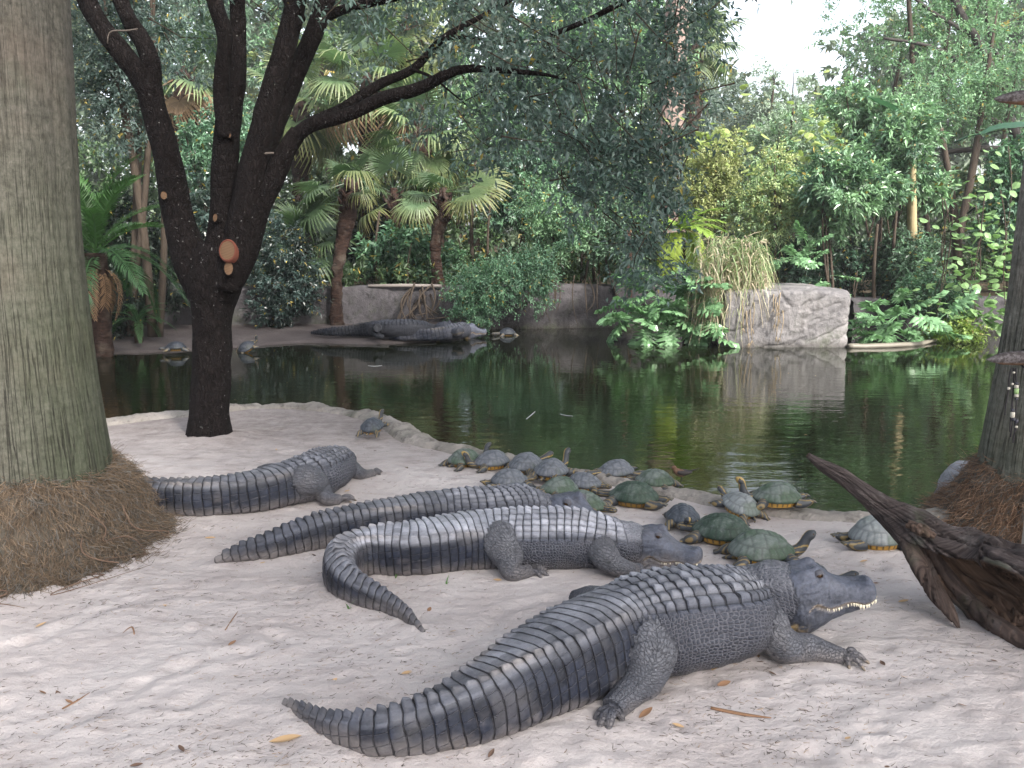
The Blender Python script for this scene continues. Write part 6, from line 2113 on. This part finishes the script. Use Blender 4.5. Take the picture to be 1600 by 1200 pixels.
def build_trees():
    g = np.random.default_rng(55)
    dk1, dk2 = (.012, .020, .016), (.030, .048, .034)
    md1, md2 = (.056, .118, .076), (.118, .212, .132)
    br1, br2 = (.102, .198, .110), (.192, .315, .172)
    bl1, bl2 = (.045, .075, .068), (.095, .135, .118)
    ye1, ye2 = (.18, .22, .085), (.32, .34, .15)
    hz1, hz2 = (.18, .24, .20), (.30, .36, .29)  # far foliage paled in its colour to imitate haze
    T, S = ('tree', 'tree'), ('shrub', 'shrub')
    gt, gs = 'trees behind the pond', 'shrubs behind the pond wall'
    rows = [
        # left side, in shade
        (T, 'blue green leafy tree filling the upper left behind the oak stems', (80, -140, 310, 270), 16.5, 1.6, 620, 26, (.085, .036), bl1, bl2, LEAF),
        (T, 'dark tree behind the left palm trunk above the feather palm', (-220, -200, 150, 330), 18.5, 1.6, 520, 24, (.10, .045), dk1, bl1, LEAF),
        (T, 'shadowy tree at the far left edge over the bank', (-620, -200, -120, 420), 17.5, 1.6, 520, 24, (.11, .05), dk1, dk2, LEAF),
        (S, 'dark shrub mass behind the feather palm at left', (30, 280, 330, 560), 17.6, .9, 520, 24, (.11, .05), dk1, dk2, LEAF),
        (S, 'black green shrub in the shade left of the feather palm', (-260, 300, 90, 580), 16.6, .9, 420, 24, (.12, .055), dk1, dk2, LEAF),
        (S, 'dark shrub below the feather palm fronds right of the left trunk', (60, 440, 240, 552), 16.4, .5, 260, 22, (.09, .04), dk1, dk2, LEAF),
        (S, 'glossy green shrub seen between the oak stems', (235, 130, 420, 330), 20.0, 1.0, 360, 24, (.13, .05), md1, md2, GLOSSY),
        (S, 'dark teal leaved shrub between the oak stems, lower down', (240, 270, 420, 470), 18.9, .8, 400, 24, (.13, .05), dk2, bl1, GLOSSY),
        (S, 'dark blue green shrub growing over the wall right of the oak trunk', (360, 355, 520, 512), 18.0, .6, 420, 24, (.085, .036), dk1, bl1, GLOSSY),
        # centre
        (S, 'leafy green undergrowth behind the wall between the two rough palm trunks', (545, 350, 720, 452), 21.5, .7, 300, 20, (.17, .075), md1, br1, LEAF),
        (S, 'dark undergrowth deep behind the fan palms', (380, 270, 760, 460), 25.0, 1.2, 600, 24, (.16, .07), dk1, dk2, LEAF),
        (S, 'small leaved shrub spilling over the wall above the far alligators', (684, 395, 800, 510), 18.1, .5, 420, 26, (.060, .028), md1, br1, LEAF),
        (S, 'loose trailing shrub on the wall left of the hanging oak leaves', (770, 385, 880, 490), 18.4, .5, 300, 24, (.065, .03), md1, md2, LEAF),
        (S, 'rounded grey green shrub above the middle of the wall', (790, 275, 930, 430), 19.4, .8, 460, 26, (.075, .034), md1, br2, LEAF),
        (S, 'dark green shrub on the wall top right of the middle', (880, 300, 1040, 445), 19.6, .7, 460, 26, (.075, .034), dk2, md2, LEAF),
        (S, 'tangled olive shrub high behind the middle of the wall', (830, 180, 1040, 360), 21.0, 1.0, 460, 24, (.085, .038), md1, br1, LEAF),
        (S, 'teal leaved shrub right of the yellow tipped fan frond', (740, 200, 880, 370), 21.5, .9, 380, 24, (.11, .045), bl1, br1, GLOSSY),
        (T, 'bright green tree behind the hanging oak leaves', (760, -160, 1090, 260), 26.0, 2.2, 620, 26, (.15, .065), br1, br2, LEAF),
        (T, 'pale yellow green tree behind the tall fan palms', (380, -220, 760, 230), 32.0, 2.6, 560, 26, (.20, .085), br1, ye1, LEAF),
        (T, 'light green tree far behind the middle palms', (560, 60, 900, 360), 29.0, 2.0, 460, 24, (.17, .075), md2, br2, LEAF),
        (T, 'pale tree far behind the oak stems', (170, -160, 470, 260), 33.0, 2.4, 420, 24, (.20, .085), md2, hz1, LEAF),
        # right side, lit
        (S, 'yellow green small leaved shrub above the tree fern', (1050, 205, 1190, 370), 20.5, .8, 520, 26, (.075, .036), ye1, ye2, LEAF),
        (S, 'pale olive shrub above the tan grass clump', (1140, 240, 1270, 400), 19.8, .8, 480, 26, (.075, .036), br2, ye2, LEAF),
        (S, 'glossy rosette leaved shrub right of the olive shrub', (1215, 215, 1400, 400), 19.0, .9, 460, 22, (.16, .055), md1, br2, GLOSSY),
        (S, 'large glossy shrub in front of the broken pale stem', (1330, 175, 1500, 380), 19.4, .9, 480, 22, (.16, .055), md1, br2, GLOSSY),
        (S, 'upper glossy shrub under the big tree at right', (1290, 110, 1450, 260), 22.0, .9, 380, 22, (.16, .055), md2, br2, GLOSSY),
        (S, 'dark undergrowth behind the pale rock block', (1190, 370, 1400, 470), 19.8, .5, 360, 22, (.11, .05), dk1, md1, LEAF),
        (S, 'reddish stemmed dark shrub behind the right philodendron', (1340, 330, 1490, 500), 19.0, .7, 460, 22, (.12, .05), dk2, md2, LEAF),
        (S, 'green shrub leaning over the low wall right of the philodendron', (1400, 420, 1520, 510), 17.9, .5, 340, 22, (.10, .045), md1, br1, LEAF),
        (S, 'bright yellow green low plant over the water near the right palm', (1435, 506, 1535, 540), 16.8, .3, 150, 20, (.075, .04), (.12, .18, .04), (.19, .26, .06), LEAF),
        (S, 'tall shrub at the right edge behind the right palm', (1480, 180, 1680, 440), 20.0, .9, 480, 22, (.13, .06), md1, br1, LEAF),
        (S, 'shrub behind the right palm trunk beyond the frame edge', (1580, 260, 1900, 540), 18.5, .9, 480, 22, (.13, .06), md1, md2, LEAF),
        (T, 'big fine leaved tree over the upper right with dark limbs', (1265, -200, 1640, 150), 27.0, 2.4, 760, 28, (.11, .045), br1, br2, LEAF),
        (T, 'spreading tree crown right of the gap of sky, lower boughs', (1380, 40, 1680, 250), 24.0, 1.8, 520, 26, (.10, .042), md2, br2, LEAF),
        (T, 'bluish hazy tree left of the gap of sky', (1060, 95, 1190, 290), 42.0, 2.0, 380, 26, (.15, .065), hz1, (.16, .20, .19), LEAF),
        (T, 'slender vine covered tree standing in the gap of sky', (1165, 62, 1222, 250), 40.0, .8, 150, 26, (.15, .065), hz1, hz2, LEAF),
        (T, 'thin wispy tree at the right side of the gap of sky', (1210, 85, 1290, 270), 44.0, 1.0, 150, 24, (.15, .06), hz1, hz2, LEAF),
        (T, 'pale green rounded tree below the gap of sky', (1150, 165, 1320, 330), 34.0, 1.8, 420, 26, (.15, .065), br2, hz2, LEAF),
        (T, 'tree beyond the right edge of the picture', (1660, -200, 2100, 330), 22.0, 2.0, 480, 26, (.14, .06), md1, br1, LEAF),
    ]
    # unseen boughs added to the tall trees, above the picture, to darken the far bank
    OVER = {0: [((-6.5, 13.5, 7.6), (3.2, 3.0, 1.3), 420)], 1: [((-9.0, 15.0, 6.5), (3.0, 3.0, 2.0), 380)], 2: [((-12.0, 13.0, 5.5), (3.0, 3.5, 3.0), 420)]}
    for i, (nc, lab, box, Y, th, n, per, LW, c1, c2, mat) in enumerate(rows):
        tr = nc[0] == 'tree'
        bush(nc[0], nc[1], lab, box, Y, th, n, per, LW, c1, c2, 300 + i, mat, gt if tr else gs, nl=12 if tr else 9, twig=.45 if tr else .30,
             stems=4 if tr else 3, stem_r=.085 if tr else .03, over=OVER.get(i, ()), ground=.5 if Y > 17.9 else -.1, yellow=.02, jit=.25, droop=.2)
    # thick brown trunk behind the yellow green shrub
    b, t = D(1048, 330, 23), D(1050, 150, 23)
    root = thing('bare_tree', 'thick pinkish brown trunk standing right of the hanging oak leaves', 'tree', (b[0], b[1], .5))
    V, F = tube([(b[0], 23, .3), b, t, t + [0.1, 0, 2.5]], [.42, .36, .32, .28], 26, ds=.08)
    V = V + (.05 * fbm(V * 4, 3, 3))[:, None] * [1, 1, 0]
    tm = Mat('pinkish_bark', rough=.9)
    q = tm.pos(); nn = tm.noise(tm.scale(q, (7, 7, 1.2)), 1.2, 5, .7)
    tm.set(Base_Color=tm.mix(nn, (.11, .075, .065), (.25, .19, .17))); tm.bump(nn, .9, .06)
    part('trunk', V, F, tm.m, root)
    # boughs of the big tree at upper right
    dark = Mat('dark_bough', rough=.85, color=(.03, .026, .024)).m
    root = [o for o in COL.objects if o.get('label', '').startswith('big fine leaved tree')][0]
    Yb = 26
    for pts in ([(1600, 250, 9), (1560, 140, 8), (1530, 70, 7), (1495, 10, 6), (1480, -50, 5)], [(1560, 140, 5), (1500, 95, 4), (1440, 70, 3), (1380, 60, 2)], [(1590, 200, 5), (1520, 180, 4), (1450, 168, 4), (1400, 150, 3)],
                [(1600, 240, 6), (1545, 232, 5), (1500, 235, 4), (1450, 245, 2)], [(1525, 60, 3), (1460, 20, 3), (1420, -10, 2)], [(1560, 90, 3), (1545, 50, 2.5), (1540, 0, 2)]):
        V, F = tube([D(x, y, Yb) for x, y, r in pts], [r * Yb / FPX for _, _, r in pts], 8, n=26)
        part('limb', V + .03 * fbm(V * 2, 2, 4)[:, None], F, dark, root)
    # hanging roots and stems in front of the wall
    hm = Mat('hanging_root_bark', rough=.9, color=(.15, .085, .065)).m
    root = thing('hanging_root', 'reddish dead stem hanging down in front of the wall left of the philodendron', 'hanging root', D(984, 395, 18.2))
    V, F = tube([D(983, 360, 18.6), D(984, 420, 18.3), D(983, 455, 18.2), D(987, 490, 18.2)], [.05, .045, .04, .02], 8, n=20); part('main_stem', V, F, hm, root)
    V, F = tube([D(984, 420, 18.3), D(986, 470, 18.15), D(982, 500, 18.1)], [.02, .015, .008], 6, n=12); part('side_stem', V, F, hm, root)
    root = thing('dead_branches', 'tangle of bare grey branches leaning on the wall by the far alligators', 'branches', D(660, 500, 18.4))
    gg = np.random.default_rng(8)
    for i in range(16):
        x = gg.uniform(630, 700); y = gg.uniform(440, 470)
        V, F = tube([D(x, y, 18.7), D(x + gg.uniform(-25, 25), y + 25, 18.4), D(x + gg.uniform(-40, 40), gg.uniform(490, 512), 18.3)], [.022, .018, .01], 6, n=12)
        part('branch', V, F, WOOD, root)
    for i in range(14):
        x = gg.uniform(720, 960) if i < 9 else gg.uniform(1330, 1480)
        y = gg.uniform(448, 470)
        V, F = tube([D(x, y - 25, 18.7), D(x + gg.uniform(-6, 6), y + 20, 18.5), D(x + gg.uniform(-10, 10), y + gg.uniform(30, 55), 18.45)], [.012, .010, .004], 5, n=12)
        o = obj('hanging_vine', mesh('hanging_vine', V, F), WOOD)
        tag(o, 'thin bare vine hanging down the dark wall', 'vine', 'bare vines hanging on the wall')
    # slim trunks in the undergrowth
    for i, (x, y0, y1, Y, r) in enumerate(((740, 250, 455, 22, .05), (765, 300, 450, 21, .035), (590, 330, 450, 21, .04), (640, 380, 450, 20.5, .02), (1300, 260, 460, 20, .05), (1368, 350, 520, 18.8, .05), (1398, 330, 500, 18.9, .045), (930, 330, 450, 21, .05), (860, 380, 450, 21, .04))):
        V, F = tube([D(x + 4, y1 + 30, Y), D(x - 3, (y0 + y1) / 2, Y), D(x + 3, y0, Y)], [r, r * .85, r * .6], 8, n=20)
        o = obj('sapling', mesh('sapling', V, F), WOOD)
        tag(o, 'slim bare trunk ' + ('left of the second rough palm trunk|right of the second rough palm trunk|close right of the first rough palm trunk|thin as a cane between the two rough palm trunks|behind the middle of the pale rock block|rising from the right philodendron|right of the right philodendron among reddish stems|left of the hanging reddish stem|above the trailing wall shrub').split('|')[i], 'tree', 'slim trunks in the undergrowth')
    # the far wood behind everything
    n = 5600
    x = g.uniform(-48, 48, n); y = g.uniform(48, 62, n)
    pxx = 800 + x / 55 * FPX
    top = np.interp(pxx, [-600, 0, 700, 1030, 1090, 1130, 1200, 1290, 1340, 1500, 2200], [22, 22, 21, 18, 10.5, 9.3, 8.6, 8.8, 13, 18, 20])
    z = top * g.random(n) ** .8 + g.normal(0, .8, n)
    P = np.stack([x, y, z], 1); d = unit(g, n)
    V, F, k, own = clump_leaves(g, P, d, 26, 1.3, .60, .30, .3)
    o = obj('far_wood', mesh('far_wood', V, F, leaf_cols(g, own, n, k, (.055, .085, .055), (.12, .16, .10)), smooth=False), LEAF, kind='stuff')
    # thicket under the trees, one mass
    n = 3000
    x = g.uniform(-26, 26, n); y = g.uniform(26, 31, n)
    P = np.stack([x, y, .6 + 4.2 * g.random(n) ** 1.2 * (1 - .25 * sstep(2, 9, x))], 1)
    V, F, k, own = clump_leaves(g, P, unit(g, n), 24, .5, .22, .10, .3)
    obj('thicket', mesh('thicket', V, F, leaf_cols(g, own, n, k, (.035, .06, .030), (.085, .14, .065)), smooth=False), LEAF, kind='stuff')
    # low ground cover behind the wall
    n = 1500
    x = g.uniform(-14, 14, n); y = g.uniform(19.6, 27, n)
    P = np.stack([x, y, .65 + .35 * g.random(n)], 1)
    V, F, k, own = clump_leaves(g, P, np.tile([0, 0, 1.0], (n, 1)), 18, .4, .16, .07, .5)
    obj('ground_cover', mesh('ground_cover', V, F, leaf_cols(g, own, n, k, (.025, .045, .022), (.06, .10, .045)), smooth=False), LEAF, kind='stuff')


def build_litter():
    g = np.random.default_rng(77)
    # fine dark bits and needles
    n = 9500
    px = g.uniform(-60, 1660, n); py = 680 + 560 * g.random(n) ** .75
    P = np.array([Z(a, b, 0) for a, b in zip(px, py)])
    ok = P[:, 1] < y_bank(P[:, 0]) - .15
    # denser in drifts
    dn = fbm(P * np.array([1.2, 2.0, 1]), 3, 5)
    ok &= dn + g.normal(0, .3, n) > -.05
    P = P[ok]
    P[:, 2] = sand_z(P[:, 0], P[:, 1]) + .0015
    a = g.normal(.3, .8, len(P))
    d = np.stack([np.cos(a), np.sin(a), g.normal(0, .06, len(P))], 1)
    V, F, own = fibres(P, d, .022, .0011, .25, 3, 3)
    m = Mat('litter', rough=.9); m.set(Base_Color=m.attr('col'))
    cc = np.where(g.random((len(P), 1)) < .7, np.array([.085, .065, .055]), np.array([.24, .17, .12])) * g.uniform(.5, 1.3, (len(P), 1))
    obj('ground_litter', mesh('ground_litter', V, F, cc[own]), m.m, kind='stuff')
    # fallen leaves, each its own
    mats = [Mat('fallen_leaf_brown', rough=.75, color=(.19, .105, .06)).m, Mat('fallen_leaf_tan', rough=.75, color=(.36, .24, .13)).m, Mat('fallen_leaf_dark', rough=.75, color=(.09, .055, .04)).m]
    ms = []
    for q, mt in enumerate(mats):
        t = np.linspace(0, 1, 9); w = .5 * np.sin(t * np.pi) ** .8 * .40
        curl = .16 + .1 * q
        V = np.stack([np.stack([t, s * w, curl * (np.abs(s) * w * 1.2 + (t - .5) ** 2 * .8)], 1) for s in (-1, -.5, 0, .5, 1)], 1).reshape(-1, 3)
        me = mesh('fallen_leaf', V, grid_faces(9, 5)); me.materials.append(mt); ms.append(me)
    def leaf(px, py, s, a, k, lab, grp):
        p = Z(px, py, .01); p[2] = sand_z(p[0], p[1]) + .003
        o = obj('fallen_leaf', ms[k], None)
        o.location = p; o.rotation_euler = (g.normal(0, .25), g.normal(0, .2), a); o.scale = (s, s, s)
        tag(o, lab, 'leaf', grp)
    leaf(1112, 1055, .075, 1.0, 1, 'yellow tan leaf lying against the belly of the front alligator', None)
    leaf(1120, 1075, .06, .3, 0, 'brown leaf on the sand just below the belly of the front alligator', None)
    leaf(1195, 1106, .10, 3.0, 1, 'tan leaf on the sand above the brown stick', None)
    leaf(998, 1125, .07, .6, 0, 'crumpled red brown leaf beside the hind foot of the front alligator', None)
    leaf(420, 1160, .11, .25, 1, 'long tan leaf on the sand left of the front alligator tail', None)
    k = 0
    spots = [(52, 985), (69, 1079), (86, 1076), (480, 935), (402, 880), (495, 870), (525, 1055), (620, 1050), (630, 1055), (700, 990), (770, 905), (670, 950), (1385, 1040), (1180, 1036), (1200, 1050), (1190, 1025), (1560, 1030), (1470, 1020), (1382, 1195), (1070, 1060), (1345, 875),
             (1375, 903), (1400, 940), (290, 1175), (118, 1090), (225, 1188), (940, 1120), (1050, 1130), (150, 1130), (360, 1010), (250, 950), (320, 840), (640, 730), (590, 700), (430, 700), (1290, 960), (1500, 1100), (1330, 1150), (1240, 1170), (880, 1180), (760, 1190), (545, 770)]
    for x, y in spots:
        leaf(x + g.uniform(-4, 4), y + g.uniform(-3, 3), g.uniform(.025, .055) * (1.3 if y < 850 else 1), g.uniform(0, 6.28), int(g.integers(0, 3)), 'small dry leaf lying on the pale sand', 'dry leaves scattered on the sand')
    sm = Mat('brown_stick', rough=.85, color=(.17, .095, .055)).m
    def stick(pts, r, lab):
        P = [Z(x, y, 0) for x, y in pts]
        for q in P: q[2] = float(sand_z(q[0], q[1])) + r * .7
        V, F = tube(P, [r, r * 1.1, r * .35][:len(P)] if len(P) == 3 else [r] * len(P), 7, n=14, squash=.6)
        tag(obj('stick', mesh('stick', V, F), sm), lab, 'stick')
    stick([(1110, 1113), (1160, 1120), (1205, 1124)], .0075, 'brown stick on the sand in front of the big alligator')
    stick([(97, 1103), (118, 1093), (140, 1080)], .004, 'thin forked twig on the sand at lower left')
    stick([(210, 995), (204, 985), (192, 992)], .003, 'small dark curved twig on the sand at left')
    stick([(352, 985), (362, 970), (372, 955)], .003, 'thin dark twig on the sand below the middle alligator tail')
    # grass sprigs
    gm = LEAF
    for x, y, lab in ((618, 905, 'small green grass sprig beside the pale backed alligator tail'), (697, 917, 'tiny green sprig on the sand below the pale backed alligator'), (545, 955, 'green sprig at the tail bend of the pale backed alligator')):
        p = Z(x, y, .0)
        root = thing('grass_sprig', lab, 'grass', p)
        for q in range(4):
            a = g.uniform(0, 6.28); l = g.uniform(.03, .07)
            d = np.array([math.cos(a) * .4, math.sin(a) * .4, 1]); s = np.array([-math.sin(a), math.cos(a), 0]) * .003
            V = np.array([p - s, p + s, p + d * l * .6 + s, p + d * l * .6 - s, p + d * l + [d[0] * .03, d[1] * .03, -.01]])
            part('blade', V, [np.array([[0, 1, 2, 3]]), np.array([[3, 2, 4]])], gm, root, col=(.09, .19, .05), smooth=False)


def build_floating():
    g = np.random.default_rng(66)
    n = 260
    x = g.uniform(-6, 6, n); y = y_bank(x) + .12 + g.exponential(1.4, n)
    P = np.stack([x, y, np.full(n, WATER_Z + .004)], 1)
    a = g.uniform(0, 6.28, n)
    d = np.stack([np.cos(a), np.sin(a), 0 * a], 1)
    V, F, k = leaves(P, d, np.tile([0, 0, 1.0], (n, 1)), g.uniform(.012, .045, n), g.uniform(.006, .02, n), 0)
    c = np.where(g.random((n, 1)) < .6, np.array([.16, .11, .05]), np.array([.10, .13, .05])) * g.uniform(.5, 1.3, (n, 1))
    obj('floating_leaves', mesh('floating_leaves', V, F, np.repeat(c, k, 0), smooth=False), LEAF, kind='stuff')


def build_shade_trees():
    """unseen trees added behind the viewpoint so their crowns keep the sand in open shade"""
    g = np.random.default_rng(404)
    for i, (c, r, base) in enumerate((((5.0, -1.7, 8.6), (7.0, 5.2, 1.7), (7.5, -4.5, -.1)), ((-3.5, -2.2, 8.8), (5.0, 4.0, 1.6), (-5.5, -4.0, -.1)))):  # two invented trees out of view, placed to block the sun
        root = thing('tree', ('unseen broad tree added behind the viewpoint on the right to shade the sand', 'unseen broad tree added behind the viewpoint on the left to shade the sand')[i], 'tree', base, 'unseen trees added behind the viewpoint')
        P, d, lc = lobed(g, c, r, 18, (1700, 900)[i])
        V, F, k, own = clump_leaves(g, P, d, 26, .6, .17, .08, .35)
        part('crown', V, F, LEAF, root, col=leaf_cols(g, own, len(P), k, (.05, .085, .05), (.10, .15, .08)), smooth=False, kind='stuff')
        b = np.array(base); c = np.array(c)
        V, F = tube([b - [0, 0, .3], b + [0, 0, 2.5], (b + c) / 2 + [0, 0, 1.5], c], [.32, .26, .2, .08], 14, n=40)
        part('trunk', V, F, WOOD, root)
        for q in range(5):
            e = lc[g.integers(0, len(lc))]
            s = (b + c) / 2 + [0, 0, .6]
            V, F = tube([s, (s + e) / 2 + [0, 0, .4], e], [.13, .09, .03], 8, n=16)
            part('limb', V, F, WOOD, root)


def build_pond_bits():
    wm = Mat('floating_foam', rough=.4, color=(.33, .34, .36)).m
    for pts, lab in (([(822, 655), (828, 650), (836, 643)], 'small pale feathers floating on the pond in the middle'), ([(875, 647), (885, 649), (895, 650)], 'white fleck floating on the pond right of the feathers'), ([(575, 571), (585, 572), (597, 571)], 'white fleck floating near the far bank')):
        V, F = tube([Z(x, y, WATER_Z + .004) for x, y in pts], [.005, .008, .005], 7, n=10, squash=.3)
        tag(obj('floating_feather', mesh('floating_feather', V, F), wm), lab, 'feather')
# ------------------------------------------------------------------ build
OAK = build_oak_wood()
build_palms_near()
build_gators()
build_ground()
build_water()
build_walls()
build_rim()
build_fan_palms()
build_feather_palm()
build_tree_fern()
build_big_leaves()
build_grass_clump()
build_trees()
build_shade_trees()
build_oak_crown(OAK)
build_driftwood()
build_turtles()
build_bird()
build_charms()
build_litter()
build_pond_bits()
build_floating()


def build_haze():
    m = bpy.data.materials.new('haze')
    m.use_nodes = True
    t = m.node_tree; t.nodes.clear()
    o = t.nodes.new('ShaderNodeOutputMaterial'); v = t.nodes.new('ShaderNodeVolumePrincipled')
    v.inputs['Color'].default_value = (.95, .97, 1.0, 1)
    v.inputs['Density'].default_value = HAZE
    v.inputs['Anisotropy'].default_value = 0.3
    t.links.new(v.outputs[0], o.inputs['Volume'])
    x0, x1, y0, y1, z0, z1 = -70, 70, -12, 95, -2.2, 34
    V = np.array([[x, y, z] for z in (z0, z1) for y in (y0, y1) for x in (x0, x1)], float)
    F = np.array([[0, 2, 3, 1], [4, 5, 7, 6], [0, 1, 5, 4], [2, 6, 7, 3], [0, 4, 6, 2], [1, 3, 7, 5]])
    ob = obj('haze', mesh('haze', V, F, smooth=False), m, kind='stuff')


HAZE = 0.0010
build_haze()
